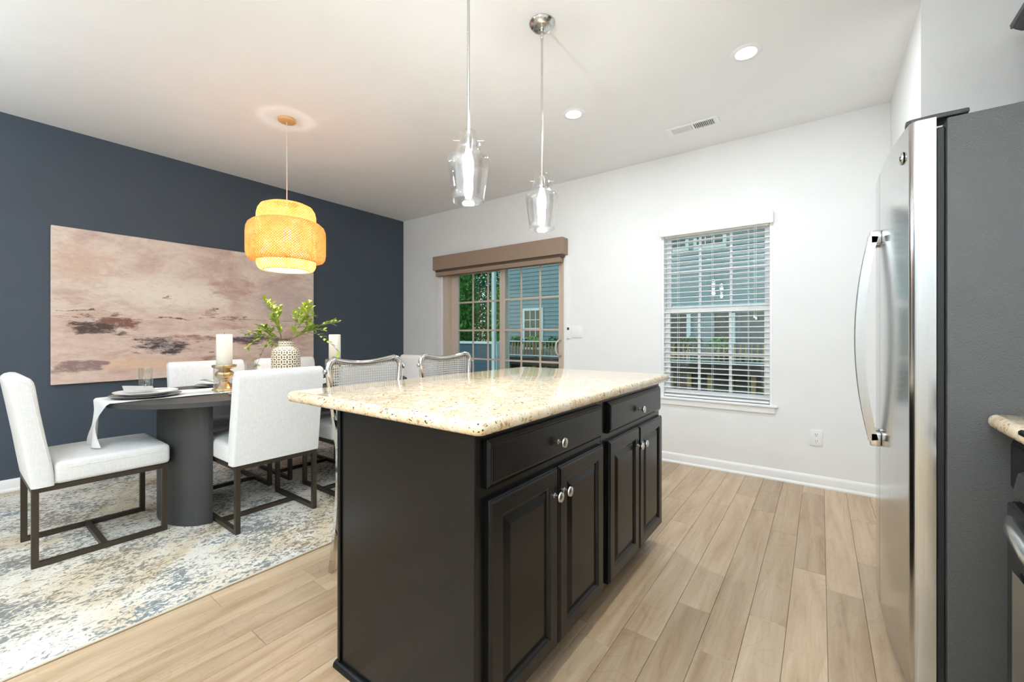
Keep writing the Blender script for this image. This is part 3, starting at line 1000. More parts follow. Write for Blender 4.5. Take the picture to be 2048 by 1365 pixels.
rg = thing('kitchen_range', (.69, 1.05, 0), 'stainless and black freestanding range beside the narrow cabinet', 'range')
obj('body', rbox(-.315, .325, -.379, .379, .03, .905, .003, 1), 'darkplastic', rg, smooth=False)
obj('cooktop', rbox(-.335, .325, -.3795, .3795, .9055, .920, .004, 1), 'blackglass', rg, smooth=False)
obj('control_panel', bev(prism(NB(), [(-.316, .764), (-.338, .766), (-.344, .774), (-.336, .822), (-.326, .828), (-.316, .828)], 'y', -.376, .376), .003, 2), 'stain', rg)
od = obj('oven_door', rbox(-.352, -.316, -.376, .376, .235, .757, .005, 2), 'blackglass', rg)
obj('door_trim', rbox(-.355, -.3525, -.33, .33, .30, .62, .001, 1), 'blackglass', od, smooth=False)
hn = [(-.337, -.366, .716), (-.341, -.355, .716), (-.356, -.30, .716), (-.372, -.15, .716), (-.376, 0, .716), (-.372, .15, .716), (-.356, .30, .716), (-.341, .355, .716), (-.337, .366, .716)]
obj('handle', tube(NB(), hn, .019, 14), 'stain', od)
obj('storage_drawer', rbox(-.344, -.316, -.376, .376, .06, .225, .004, 2), 'stain', rg)
for x0 in (-.27, .27):
    for y in (-.33, .33):
        obj('foot', lathe(NB(), [(0, 0), (.018, 0), (.018, .012), (.01, .014), (.01, .031), (0, .031)], 12, org=(x0, y, 0)), 'gasket', rg)

uc = thing('wall_cabinet', (.866, 2.14, 1.85), 'black wall cabinet with crown moulding above the refrigerator', 'cabinet')
obj('carcass', rbox(-.163, .163, -.455, .475, 0, .56, .0015, 1), 'black', uc, smooth=False)
for yy, s in ((-.222, 1), (.242, -1)):
    o = obj('door', raised_door(.45, .50), 'black', uc, (-.1633, yy, .02), smooth=False)
    obj('knob', knob_bm(.0205), 'nickel', o, (0, s * .19, .06))
cr = [(0, 0), (.010, 0), (.013, .014), (.020, .020), (.034, .032), (.048, .052), (.052, .060), (.058, .062), (.060, .080), (0, .080)]
bm = NB()
A = [bm.verts.new((-.163 - d, -.455, .51 + z)) for d, z in cr]
B = [bm.verts.new((-.163 - d, .475 + d, .51 + z)) for d, z in cr]
Cc = [bm.verts.new((.163, .475 + d, .51 + z)) for d, z in cr]
k = len(cr)
for P_, Q in ((A, B), (B, Cc)):
    for i in range(k):
        bm.faces.new((P_[i], P_[(i + 1) % k], Q[(i + 1) % k], Q[i]))
bm.faces.new(A); bm.faces.new(Cc)
obj('crown_moulding', bm, 'black', uc)

# ------------------------------------------------------------------ island pendants
def pendant(x, y, label):
    t = thing('glass_pendant', (x, y, H), label, 'pendant lamp')
    zt = 1.963 - H
    obj('canopy', lathe(NB(), [(0, -.0005), (.066, -.0005), (.067, -.004), (.064, -.010), (.052, -.024), (.040, -.028), (.018, -.030), (.012, -.034), (.011, -.050), (0, -.050)], 40), 'nickel', t)
    obj('rod', lathe(NB(), [(0, -.049), (.0058, -.049), (.0058, zt - .02), (0, zt - .02)], 14), 'nickel', t)
    obj('rod_joint', lathe(NB(), [(0, -.050), (.009, -.051), (.009, -.075), (.007, -.080), (0, -.080)], 14), 'nickel', t)
    obj('socket', lathe(NB(), [(0, zt - .010), (.010, zt - .012), (.017, zt - .03), (.017, zt - .075), (.012, zt - .080), (0, zt - .080)], 20), 'nickel', t)
    pr = [(.014, zt), (.030, zt - .001), (.0375, zt - .006), (.041, zt - .022), (.047, zt - .045), (.052, zt - .068), (.0525, zt - .078), (.050, zt - .085), (.054, zt - .090), (.066, zt - .098), (.078, zt - .106), (.0845, zt - .116), (.0855, zt - .128), (.083, zt - .150), (.077, zt - .195), (.0705, zt - .240), (.065, zt - .284), (.0655, zt - .2855)]
    inn = [(max(r - .0025, .012), h_) for r, h_ in pr[:-1]][::-1]
    obj('shade', lathe(NB(), pr + [(.063, zt - .2855)] + inn, 48), 'glass', t, angle=60)
    obj('bulb', lathe(NB(), [(0, zt - .080), (.012, zt - .081), (.016, zt - .10), (.0215, zt - .125), (.0215, zt - .160), (.017, zt - .20), (.010, zt - .222), (0, zt - .227)], 24), 'bulb', t)
    for s in (-1, 1):
        obj('clip_screw', tube(NB(), [(s * .036 * .8, s * .036 * .6, zt - .036), (s * .062 * .8, s * .062 * .6, zt - .036)], .0028, 8), 'nickel', t)
    l = bpy.data.lights.new('pendant_glow', 'POINT')
    l.energy = P_PEND
    l.color = (.93, .97, 1.0)
    l.shadow_soft_size = .025
    lo = bpy.data.objects.new('pendant_glow', l)
    COL.objects.link(lo)
    lo.parent = t
    lo.location = (0, 0, zt - .262)
pendant(-1.158, 1.277, 'clear glass island pendant over the bare end of the worktop')
pendant(-1.158, 1.838, 'clear glass island pendant over the worktop half closer to the sliding door')

# ------------------------------------------------------------------ woven dining pendant
t = thing('woven_pendant', (-3.20, 1.53, H), 'two tier woven bamboo pendant lamp above the dining table', 'pendant lamp')
obj('canopy', bev(lathe(NB(), [(0, -.0005), (.060, -.0005), (.060, -.020), (0, -.020)], 40), .003, 2), 'lightwood', t)
def zz(v):
    return v - H
obj('cord', tube(NB(), [(0, 0, -.020), (0, 0, zz(1.98))], .0035, 8), 'cord', t)
inner = [(.150, zz(1.615)), (.168, zz(1.613)), (.186, zz(1.625)), (.196, zz(1.648)), (.199, zz(1.70)), (.199, zz(1.98)), (.198, zz(2.02)), (.190, zz(2.055)), (.172, zz(2.085)), (.140, zz(2.100)), (.085, zz(2.106))]
outer = [(.200, zz(1.682)), (.225, zz(1.680)), (.248, zz(1.688)), (.260, zz(1.706)), (.266, zz(1.74)), (.266, zz(1.88)), (.263, zz(1.915)), (.252, zz(1.942)), (.230, zz(1.962)), (.201, zz(1.970))]
obj('inner_shade', lathe(NB(), inner, 96, (60, 54)), 'weave', t, angle=80)
obj('outer_shade', lathe(NB(), outer, 96, (84, 54)), 'weave', t, angle=80)
def ring(r, z, rad=.005):
    return tube(NB(), [(r * math.cos(2 * PI * k / 48), r * math.sin(2 * PI * k / 48), z) for k in range(48)], rad, 6, True)
for r, z in ((.150, 1.615), (.085, 2.106), (.201, 1.970), (.200, 1.682)):
    obj('rim', ring(r, zz(z), .0035), 'lightwood', t)
obj('bulb_holder', lathe(NB(), [(0, zz(2.0)), (.018, zz(2.0)), (.018, zz(1.94)), (0, zz(1.94))], 16), 'plastic', t)
obj('bulb', lathe(NB(), [(0, zz(1.94)), (.014, zz(1.94)), (.022, zz(1.92)), (.034, zz(1.89)), (.036, zz(1.87)), (.030, zz(1.845)), (.016, zz(1.83)), (0, zz(1.827))], 24), 'bulbw', t)
l = bpy.data.lights.new('woven_glow', 'POINT')
l.energy = P_DINE
l.color = (.98, .98, 1.0)
l.shadow_soft_size = .04
lo = bpy.data.objects.new('woven_glow', l)
COL.objects.link(lo)
lo.parent = t
lo.location = (0, 0, zz(1.78))

# ------------------------------------------------------------------ painting
pt = thing('canvas_painting', (XL + .001, .503, .752), 'wide abstract landscape painting in blush and brown on the dark wall', 'painting')
obj('canvas', rbox(0, .032, 0, 2.055, 0, 1.222, .003, 1), 'paint', pt, smooth=False)

# ------------------------------------------------------------------ rug
RX0, RX1, RY0, RY1 = -4.62, -2.15, -.05, 3.02
rgt = thing('area_rug', ((RX0 + RX1) / 2, (RY0 + RY1) / 2, 0), 'cream and grey distressed area rug under the dining table', 'rug')
hx, hy = (RX1 - RX0) / 2, (RY1 - RY0) / 2
obj('pile', rbox(-hx + .006, hx - .006, -hy + .006, hy - .006, .0004, .0095, .003, 1), 'rug', rgt, smooth=False)
for a, b in (((-hx, -hy), (hx, -hy)), ((hx, -hy), (hx, hy)), ((hx, hy), (-hx, hy)), ((-hx, hy), (-hx, -hy))):
    obj('binding', tube(NB(), [(a[0], a[1], .0056), (b[0], b[1], .0056)], .0052, 8), 'rugedge', rgt)
ZR = .0098       # top of the rug

# ------------------------------------------------------------------ dining table
TX, TY, TZ = -3.23, 1.535, .760
tb = thing('dining_table', (TX, TY, ZR), 'charcoal oval dining table on two half round pedestals', 'table')
def stadium(r, half, n=20):
    p = []
    for k in range(n + 1):
        a = -PI + PI * k / n
        p.append((r * math.cos(a), -half + r * math.sin(a)))
    for k in range(n + 1):
        a = PI * k / n
        p.append((r * math.cos(a), half + r * math.sin(a)))
    return p
b2 = prism(NB(), stadium(.510, .485), 'z', TZ - .026 - ZR, TZ - ZR)
obj('tabletop', bev(b2, .0025, 2), 'table', tb)
def dshape(s):
    p = [(.30 * math.cos(a), s * (.565 + .18 * math.sin(a))) for a in [PI * k / 24 for k in range(25)]]
    return p
for s in (-1, 1):
    obj('pedestal', bev(prism(NB(), dshape(s), 'z', .0, TZ - .0265 - ZR), .003, 2), 'table', tb)

# ------------------------------------------------------------------ dining chairs
def make_chair():
    t = thing('dining_chair', (0, 0, 0), '', 'chair', group='white dining chairs round the oval table')
    tw = .025
    hw, y0, y1 = .235, -.26, .26
    zt = .385
    i = tw / 2
    for sx in (-1, 1):
        for yy in (y0 + i, y1 - i):
            obj('leg', box(NB(), sx * (hw - i) - i, sx * (hw - i) + i, yy - i, yy + i, 0, zt - tw), 'bronze', t, smooth=False)
        obj('floor_runner', box(NB(), sx * (hw - i) - i, sx * (hw - i) + i, y0 + tw, y1 - tw, 0, tw), 'bronze', t, smooth=False)
        obj('side_rail', box(NB(), sx * (hw - i) - i, sx * (hw - i) + i, y0, y1, zt - tw, zt), 'bronze', t, smooth=False)
    obj('stretcher', box(NB(), -hw + tw, hw - tw, -.0125, .0125, 0, tw), 'bronze', t, smooth=False)
    for yy in (y0 + i, y1 - i):
        obj('cross_rail', box(NB(), -hw + tw, hw - tw, yy - i, yy + i, zt - tw, zt), 'bronze', t, smooth=False)
    # seat cushion
    bm = NB()
    nx, ny = 10, 8
    w, a, b, z0, z1 = .245, -.185, .272, zt + .0005, .495
    box(bm, -w, w, a, b, z0, z1)
    bmesh.ops.bevel(bm, geom=bm.edges[:], offset=.022, segments=4, affect='EDGES', profile=0.5)
    bmesh.ops.subdivide_edges(bm, edges=[e for e in bm.edges if e.calc_length() > .15], cuts=5, use_grid_fill=True)
    for v in bm.verts:
        if v.co.z > z1 - .03:
            fx = max(0, 1 - (v.co.x / w) ** 2)
            fy = max(0, 1 - ((v.co.y - (a + b) / 2) / ((b - a) / 2)) ** 2)
            v.co.z += .020 * fx * fy
    s = obj('seat', bm, 'linen', t, angle=60)
    seam = [(-w - .0003, b - .02, .455), (-w - .0003, a + .03, .455)]
    for sx in (-1, 1):
        obj('piping', tube(NB(), [(sx * (w + .0002), b - .03, .462), (sx * (w + .0002), a + .05, .462)], .0022, 6), 'linen', s)
    # upholstered back, leaning backwards
    pf = [(-.262, zt + .0005), (-.272, .46), (-.290, .60), (-.311, .75), (-.329, .872), (-.3315, .893), (-.327, .909), (-.315, .920), (-.298, .925), (-.278, .923), (-.262, .913), (-.252, .895), (-.247, .872), (-.232, .75), (-.210, .60), (-.193, .50), (-.186, .44), (-.184, zt + .0005)]
    def inset(poly, d):
        q = []
        m_ = len(poly)
        for i_ in range(m_):
            a_, b_, c_ = Vector(poly[i_ - 1]), Vector(poly[i_]), Vector(poly[(i_ + 1) % m_])
            n1 = Vector((b_.y - a_.y, a_.x - b_.x)).normalized()
            n2 = Vector((c_.y - b_.y, b_.x - c_.x)).normalized()
            nn = (n1 + n2)
            nn = nn / max(.35, nn.dot(n1)) if nn.length > .01 else n1
            if i_ in (0, m_ - 1):
                nn.y = 0
            q.append(b_ + nn * d)
        return q
    area2 = sum(pf[i_][0] * pf[(i_ + 1) % len(pf)][1] - pf[(i_ + 1) % len(pf)][0] * pf[i_][1] for i_ in range(len(pf)))
    sg = 1 if area2 < 0 else -1
    bm = NB()
    rows = []
    for xx, dd in ((-.250, .020), (-.2485, .011), (-.244, .004), (-.236, .0)):
        rows.append([bm.verts.new((xx, p.x, p.y)) for p in inset(pf, sg * dd)])
    for xx, dd in ((.236, .0), (.244, .004), (.2485, .011), (.250, .020)):
        rows.append([bm.verts.new((xx, p.x, p.y)) for p in inset(pf, sg * dd)])
    for A_, B_ in zip(rows, rows[1:]):
        for i_ in range(len(pf)):
            j_ = (i_ + 1) % len(pf)
            bm.faces.new((A_[i_], A_[j_], B_[j_], B_[i_]))
    bm.faces.new(rows[0])
    bm.faces.new(rows[-1][::-1])
    bk = obj('backrest', bm, 'linen', t, angle=50)
    pth = [(-.204, .50), (-.222, .60), (-.246, .75), (-.264, .875), (-.276, .896), (-.300, .905)]
    for sx in (-1, 1):
        obj('piping', tube(NB(), [(sx * .2502, y, z) for y, z in pth], .0022, 6), 'linen', bk)
    return t
ch = make_chair()
spots = [((-3.273, .52), 0, 'white linen dining chair at the table end, the runner hanging over its seat'),
         ((-2.900, 1.217), PI / 2, 'white linen dining chair with its back to the island, beside the dark pedestal'),
         ((-2.900, 1.860), PI / 2, 'white linen dining chair half hidden behind the first cane stool'),
         ((-3.570, 1.240), -PI / 2, 'white linen dining chair on the painting side, behind the tall candlestick'),
         ((-3.570, 1.835), -PI / 2, 'white linen dining chair on the painting side, behind the patterned vase'),
         ((-3.250, 2.550), PI, 'white linen dining chair at the table end by the sliding door')]
for i, ((x0, y0), rz, lb) in enumerate(spots):
    o = ch if i == 0 else copy_tree(ch)
    o.location = (x0, y0, ZR)
    o.rotation_euler = (0, 0, rz)
    o['label'] = lb

# ------------------------------------------------------------------ counter stools
def make_stool():
    t = thing('counter_stool', (0, 0, 0), '', 'stool', group='cane back stools at the island')
    def bxt(tt):
        return -.215 - .028 * (1 - tt * tt)
    # back frame loop
    loop = []
    W2 = .196
    n = 16
    for k in range(n + 1):                 # top edge, dipping in the middle
        tt = -1 + 2 * k / n
        tt2 = tt * .86
        loop.append((bxt(tt2) , tt2 * W2 * 1.0, 1.018 - .022 * (1 - tt * tt)))
    for a in (30, 60, 85):
        r = math.radians(a)
        loop.append((bxt(1) + .002, W2 * .86 + .034 * math.sin(r), 1.018 - .040 * (1 - math.cos(r))))
    for z in (.93, .86, .79, .75):
        loop.append((bxt(1) + (.98 - z) * .05, .2035 - (.98 - z) * .12, z))
    for k in range(9):
        tt = .85 - 1.7 * k / 8
        loop.append((bxt(tt) + .012, tt * .190, .722))
    for z in (.75, .79, .86, .93):
        loop.append((bxt(1) + (.98 - z) * .05, -.2035 + (.98 - z) * .12, z))
    for a in (85, 60, 30):
        r = math.radians(a)
        loop.append((bxt(1) + .002, -W2 * .86 - .034 * math.sin(r), 1.018 - .040 * (1 - math.cos(r))))
    fr_ = obj('back_frame', tube(NB(), loop, .0135, 10, True), 'chrome', t, angle=60)
    # cane panel, curved like the frame
    bm = NB()
    nx, nz = 20, 12
    g = []
    for j in range(nz + 1):
        row = []
        for i in range(nx + 1):
            tt = -1 + 2 * i / nx
            v = j / nz
            top = 1.012 - .022 * (1 - tt * tt) - (.02 * max(0, abs(tt) - .85) / .15)
            z = .722 + (top - .722) * v
            hwz = .172 + .022 * min(1, (z - .722) / .2)
            row.append(bm.verts.new((bxt(tt) + .004 + (1 - v) * .008, tt * hwz, z)))
        g.append(row)
    for j in range(nz):
        for i in range(nx):
            bm.faces.new((g[j][i], g[j][i + 1], g[j + 1][i + 1], g[j + 1][i]))
    bmesh.ops.solidify(bm, geom=bm.faces[:], thickness=.002)
    obj('cane_panel', bm, 'cane', t, angle=80)
    # seat
    bm = NB()
    pts = []
    for cx_, cy_, a0 in ((.13, .13, 0), (-.13, .12, 90), (-.13, -.12, 180), (.13, -.13, 270)):
        for k in range(7):
            a = math.radians(a0 + 15 * k)
            pts.append((cx_ + .07 * math.cos(a), cy_ + .07 * math.sin(a)))
    obj('seat', bev(prism(bm, pts, 'z', .628, .672), .014, 3), 'linen', t, angle=60)
    obj('seat_ring', tube(NB(), [(p[0], p[1], .622) for p in pts], .009, 8, True), 'chrome', t, angle=60)
    # sabre rear legs run up to the back frame, front legs stay under the seat
    for s in (-1, 1):
        rear = [(-.205, s * .178, .76), (-.200, s * .168, .70), (-.196, s * .160, .60), (-.203, s * .155, .45), (-.225, s * .150, .30), (-.255, s * .146, .14), (-.290, s * .142, 0)]
        obj('leg', tube(NB(), rear, 0, 8, square=(.022, .020), up0=(1, 0, 0)), 'chrome', t, angle=50)
        frt = [(.165, s * .165, .618), (.175, s * .165, .40), (.185, s * .165, .2), (.195, s * .165, 0)]
        obj('leg', tube(NB(), frt, 0, 8, square=(.020, .020), up0=(1, 0, 0)), 'chrome', t, angle=50)
        obj('side_stretcher', tube(NB(), [(-.243, s * .147, .20), (.184, s * .165, .20)], .008, 8), 'chrome', t)
        obj('frame_bolt', lathe(NB(), [(0, 0), (.010, .001), (.011, .007), (.006, .010), (0, .011)], 14, axis='y', org=(bxt(1) + .004, .2165, .965)) if s > 0 else
            lathe(NB(), [(0, 0), (.010, -.001), (.011, -.007), (.006, -.010), (0, -.011)], 14, axis='y', org=(bxt(1) + .004, -.2165, .965)), 'nickel', fr_)
    obj('footrest', tube(NB(), [(.185, -.165, .22), (.185, .165, .22)], .009, 8), 'chrome', t)
    return t
st = make_stool()
for i, (x0, y0, lb) in enumerate(((-1.595, 1.250, 'chrome counter stool with cane back, next to the island end panel'), (-1.595, 1.800, 'chrome counter stool with cane back, standing in front of the sliding door'))):
    o = st if i == 0 else copy_tree(st)
    o.location = (x0, y0, .0)
    o['label'] = lb

# ------------------------------------------------------------------ table setting
def runner_pt(s, v):
    """s: metres along from the near hem, v: -1..1 across -> world point"""
    hang0, hang1 = .235, .20
    ya, yb = TY - .995 - .006, TY + .995 + .006
    Ltop = yb - ya
    hw = .175
    wob = .012 * math.sin(s * 9.0 + v * 1.3) + .008 * math.sin(s * 21 + v * 2)
    x = TX - .03 + v * hw + wob * abs(v)
    rip = max(0, abs(v) - .55) / .45
    if s < hang0:
        z = TZ - (hang0 - s)
        k = (hang0 - s) / hang0
        y = ya - .016 * math.sin(k * 2.4) - .02 * k + .018 * math.sin(v * 4 + k * 3) * k
        wd_ = 1 - .80 * math.sin(min(1.0, k / .55) * PI / 2) if k < .55 else .20 + .35 * (k - .55) / .45
        x = TX + .05 * min(1, k * 2) - .03 + v * hw * wd_
        return (x, y, z)
    if s > hang0 + Ltop:
        k = (s - hang0 - Ltop) / hang1
        return (x, yb + .012 * math.sin(k * 2) + .012 * math.sin(v * 5) * k, TZ - k * hang1)
    y = ya + (s - hang0)
    dz = .0028
    if v > 0:
        dz += rip * .020 * max(0, math.sin(s * 13.0)) * (1 if .60 < (y - ya) < 1.45 else .15)
    else:
        dz += rip * .012 * max(0, math.sin(s * 11.0 + 1)) * (1 if .60 < (y - ya) < 1.6 else .15)
    ed = min(y - ya, yb - y)
    if ed < .02:
        dz -= 0
    return (x, y, TZ + dz)
bm = NB()
NSg, NVg = 150, 22
tot = .235 + (.995 * 2 + .012) + .20
g = [[bm.verts.new(runner_pt(tot * i / NSg, -1 + 2 * j / NVg)) for j in range(NVg + 1)] for i in range(NSg + 1)]
for i in range(NSg):
    for j in range(NVg):
        bm.faces.new((g[i][j], g[i][j + 1], g[i + 1][j + 1], g[i + 1][j]))
bmesh.ops.recalc_face_normals(bm, faces=bm.faces[:])
ro = obj('table_runner', bm, 'cloth', angle=80)
sm = ro.modifiers.new('thickness', 'SOLIDIFY')
sm.thickness = .0016
sm.offset = 1.0
tag(ro, 'white crinkled cloth runner hanging over the end of the dark table', 'table runner')

def place_setting(x, y, rz, z0, where):
    c = obj('charger_plate', lathe(NB(), [(0, 0), (.11, 0), (.115, .003), (.150, .010), (.168, .0125), (.1685, .0145), (.150, .0125), (.112, .006), (0, .005)], 56), 'charger', loc=(x, y, z0))
    tag(c, 'grey charger plate under the dinner plate ' + where, 'plate', 'charger plates')
    p = obj('dinner_plate', lathe(NB(), [(0, 0), (.085, 0), (.09, .003), (.130, .018), (.150, .024), (.1505, .027), (.130, .0215), (.088, .0065), (0, .005)], 56), 'plate', loc=(x, y, z0 + .0062))
    tag(p, 'white dinner plate stacked on the charger ' + where, 'plate', 'dinner plates')
    bm = NB()
    nx, ny = 14, 10
    gg = []
    for i in range(nx + 1):
        row = []
        for j in range(ny + 1):
            a, b = -1 + 2 * i / nx, -1 + 2 * j / ny
            hgt = .0340 + .005 * math.sin(a * 3 + b) + .045 * max(0, abs(a) - .55) * (1 if a < 0 else .4) + .004 * b * a
            row.append(bm.verts.new((a * .125, b * .075 + .006 * math.sin(a * 4), hgt)))
        gg.append(row)
    for i in range(nx):
        for j in range(ny):
            bm.faces.new((gg[i][j], gg[i + 1][j], gg[i + 1][j + 1], gg[i][j + 1]))
    bmesh.ops.solidify(bm, geom=bm.faces[:], thickness=.010)
    q = obj('napkin', bm, 'cloth', loc=(x, y, z0 + .0012), rot=(0, 0, rz), angle=70)
    tag(q, 'folded white napkin lying on the plate ' + where, 'napkin', 'folded napkins')
ZP = TZ + .0064
place_setting(-3.26, .735, 0.15, ZP, 'at the runner end of the table')
place_setting(-3.565, 1.24, PI / 2, TZ + .0004, 'on the painting side beside the tall candlestick')
place_setting(-3.565, 1.835, PI / 2, TZ + .0004, 'on the painting side beside the vase')
place_setting(-2.900, 1.217, PI / 2, TZ + .0004, 'on the island side by the clear highball glass')
place_setting(-2.900, 1.860, PI / 2, TZ + .0004, 'on the island side near the cane stools')
place_setting(-3.26, 2.335, 0.1, ZP, 'at the table end by the sliding door')

def tumbler(x, y, h_, r0, r1, label):
    pr = [(0, 0), (r0 - .003, 0), (r0, .003), (r1, h_), (r1 - .002, h_), (r0 - .003, .018), (r0 - .012, .014), (0, .013)]
    o = obj('drinking_glass', lathe(NB(), pr, 36), 'tumbler', loc=(x, y, TZ + .0004), angle=50)
    tag(o, label, 'glass', 'drinking glasses')
tumbler(-3.56, .80, .157, .034, .040, 'clear glass behind the plate at the runner end')
tumbler(-3.034, 1.036, .185, .028, .031, 'tall clear highball glass in front of the tall candlestick')
tumbler(-3.50, 2.045, .150, .034, .040, 'clear glass on the painting side past the vase')
tumbler(-3.61, 1.455, .150, .034, .040, 'clear glass between the two painting side plates')
tumbler(-2.96, 2.03, .157, .034, .040, 'clear glass on the island side near the cane stools')

def candlestick(x, y, where):
    z0 = TZ + .0062
    pr = [(0, 0), (.068, 0), (.070, .004), (.068, .010), (.060, .018), (.048, .030), (.040, .040), (.030, .048), (.026, .056), (.030, .062), (.028, .068), (.036, .078), (.049, .090), (.054, .104), (.052, .118), (.042, .128), (.031, .134), (.034, .140), (.056, .148), (.068, .154), (.071, .162), (.069, .169), (.064, .168), (.060, .162), (0, .160)]
    c = obj('candle_holder', lathe(NB(), pr, 44), 'mercury', loc=(x, y, z0), angle=60)
    tag(c, 'gold mercury glass candle holder on the runner ' + where, 'candle holder', 'gold candle holders')
    b2 = bev(lathe(NB(), [(0, 0), (.046, 0), (.046, .205), (.040, .208), (0, .204)], 40), .0012, 1)
    k = thing('pillar_candle', (x, y, z0 + .1652), 'thick cream pillar candle on the gold holder ' + where, 'candle', group='pillar candles')
    obj('wax', b2, 'wax', k, angle=50)
    obj('wick', tube(NB(), [(0, 0, .202), (.001, 0, .214), (.003, 0, .219)], .001, 6), 'slot', k)
candlestick(-3.205, 1.125, 'nearer the runner end')
candlestick(-3.255, 1.945, 'past the vase toward the sliding door')

VX, VY = -3.235, 1.54
vs = thing('patterned_vase', (VX, VY, TZ + .0062), 'cream vase with carved brown lattice pattern holding leafy branches', 'vase')
pr = [(0, 0), (.084, 0), (.090, .004), (.096, .05), (.099, .14), (.098, .22), (.094, .25), (.083, .268), (.064, .278), (.054, .283), (.052, .292), (.052, .318), (.0535, .324), (.047, .324), (.045, .29), (0, .286)]
obj('body', lathe(NB(), pr, 64, (17, 1 / .0345)), 'vase', vs, angle=60)

# leafy branches
def leaf_mesh():
    bm = NB()
    pts = [(0, 0, 0), (.30, .20, .05), (.62, .19, .05), (1, 0, -.02), (.62, -.19, .05), (.30, -.20, .05), (.33, 0, -.01), (.64, 0, -.015)]
    v = [bm.verts.new((a, b, c)) for a, b, c in pts]
    for f in ((0, 6, 1), (1, 6, 7, 2), (2, 7, 3), (0, 5, 6), (5, 4, 7, 6), (4, 3, 7)):
        bm.faces.new([v[i] for i in f])
    me = bpy.data.meshes.new('leaf')
    bm.to_mesh(me)
    bm.free()
    for pl in me.polygons:
        pl.use_smooth = True
    me.materials.append(MT['leaf'])
    return me
LM = leaf_mesh()
Rv = Vector((math.cos(TH), math.sin(TH), 0))
Fv = Vector((-math.sin(TH), math.cos(TH), 0))
rl = random.Random(5)
mouth = Vector((VX, VY, TZ + .0042 + .300))
def branch(tip, sag, label, twigs=2, n=9):
    """tip = (right, up, away) offset in metres from the vase mouth"""
    a = mouth + Rv * (.02 * (1 if tip[0] > 0 else -1)) - Vector((0, 0, .10))
    a2 = mouth + Rv * (.030 * (1 if tip[0] > 0 else -1)) + Vector((0, 0, .03))
    b = mouth + Rv * tip[0] + Fv * tip[2] + Vector((0, 0, tip[1]))
    t = thing('leafy_branch', tuple(mouth), label, 'branch', group='branches in the vase')
    pts = [a, a2]
    for k in range(1, 9):
        f = k / 8
        p = a2.lerp(b, f) + Vector((0, 0, sag * math.sin(PI * f)))
        pts.append(p)
    loc = [p - mouth for p in pts]
    obj('stem', tube(NB(), loc, [.0024 - .0014 * i / len(loc) for i in range(len(loc))], 6), 'stem', t)
    def leaves(path, m, s0):
        for k in range(m):
            f = .25 + .75 * (k + .5) / m
            i = min(len(path) - 2, int(f * (len(path) - 1)))
            p = path[i].lerp(path[i + 1], f * (len(path) - 1) - i)
            d = (path[i + 1] - path[i]).normalized()
            for s in (-1, 1):
                if rl.random() < .12:
                    continue
                side = d.cross(Vector((rl.uniform(-.6, .6), rl.uniform(-.6, .6), 1))).normalized() * s
                dr = (d * .7 + side + Vector((rl.uniform(-.3, .3), rl.uniform(-.3, .3), rl.uniform(-.2, .4)))).normalized()
                o = bpy.data.objects.new('leaf', LM)
                COL.objects.link(o)
                o.parent = t
                o.location = p
                o.rotation_mode = 'QUATERNION'
                o.rotation_quaternion = dr.to_track_quat('X', 'Z')
                z = s0 * rl.uniform(.75, 1.2)
                o.scale = (z, z, z)
    leaves(loc, n + 5, .050)
    for q in range(twigs + 1):
        f = rl.uniform(.35, .8)
        i = int(f * (len(loc) - 1))
        p = loc[i]
        d = (loc[min(i + 1, len(loc) - 1)] - loc[i - 1]).normalized()
        e = p + d * .07 + Rv * rl.uniform(-.07, .07) + Fv * rl.uniform(-.06, .06) + Vector((0, 0, rl.uniform(-.02, .07)))
        tw_ = [p, p.lerp(e, .5) + Vector((0, 0, .008)), e]
        obj('twig', tube(NB(), tw_, [.0014, .0011, .0008], 5), 'stem', t)
        leaves(tw_, 6, .046)
k_ = 3.15 / 841.0
def tp(u, v, away=0.0):
    return ((u - 573) * k_, (684 - v) * k_, away)
branch(tp(527, 592, .05), .02, 'tallest leafy branch leaning toward the painting', 2, 10)
branch(tp(600, 604, .08), .03, 'upright leafy branch with a forked top', 2, 9)
branch(tp(560, 615, -.06), .02, 'short upright leafy branch in the middle of the vase', 2, 7)
branch(tp(500, 664, -.05), .05, 'leafy branch spreading sideways toward the candlestick', 2, 9)
branch(tp(512, 690, -.10), .06, 'low leafy branch drooping over the vase shoulder by the candlestick', 1, 8)
branch(tp(628, 626, .0), .04, 'bushy leafy branch leaning toward the sliding door', 3, 9)
branch(tp(672, 640, .05), .03, 'long leafy branch ending in a dense cluster over the pillar candle', 2, 9)
branch(tp(688, 702, -.05), .10, 'thin arching branch drooping past the pillar candle', 0, 7)
branch(tp(528, 728, -.09), .10, 'short branch with long hanging leaves beside the vase', 0, 5)
branch(tp(640, 655, .09), .03, 'small leafy branch low among the longer ones', 1, 7)

# ------------------------------------------------------------------ outside
tag(obj('lawn', box(NB(), -40, 20, 4.03, 45, -1.3, -1.2), 'lawn', smooth=False), kind='structure')
# own deck
dk = thing('back_deck', (-2.5, 5.6, -.2), 'weathered wooden deck outside the sliding door', 'deck')
pb = None
for i in range(34):
    yy = -1.55 + i * .148
    if pb is None:
        pb = obj('deck_board', rbox(-3.8, 6.2, -.070, .070, 0, .03, .004, 1), 'deckwood', dk, (0, yy, 0), smooth=False)
    else:
        like(pb, dk, (0, yy, 0))
for x0 in (-3.6, -.4, 2.8, 6.0):
    for yy in (-1.2, 1.2, 3.2):
        obj('pier', box(NB(), x0 - .07, x0 + .07, yy - .07, yy + .07, -1.0, -.0005), 'deckwood', dk, smooth=False)

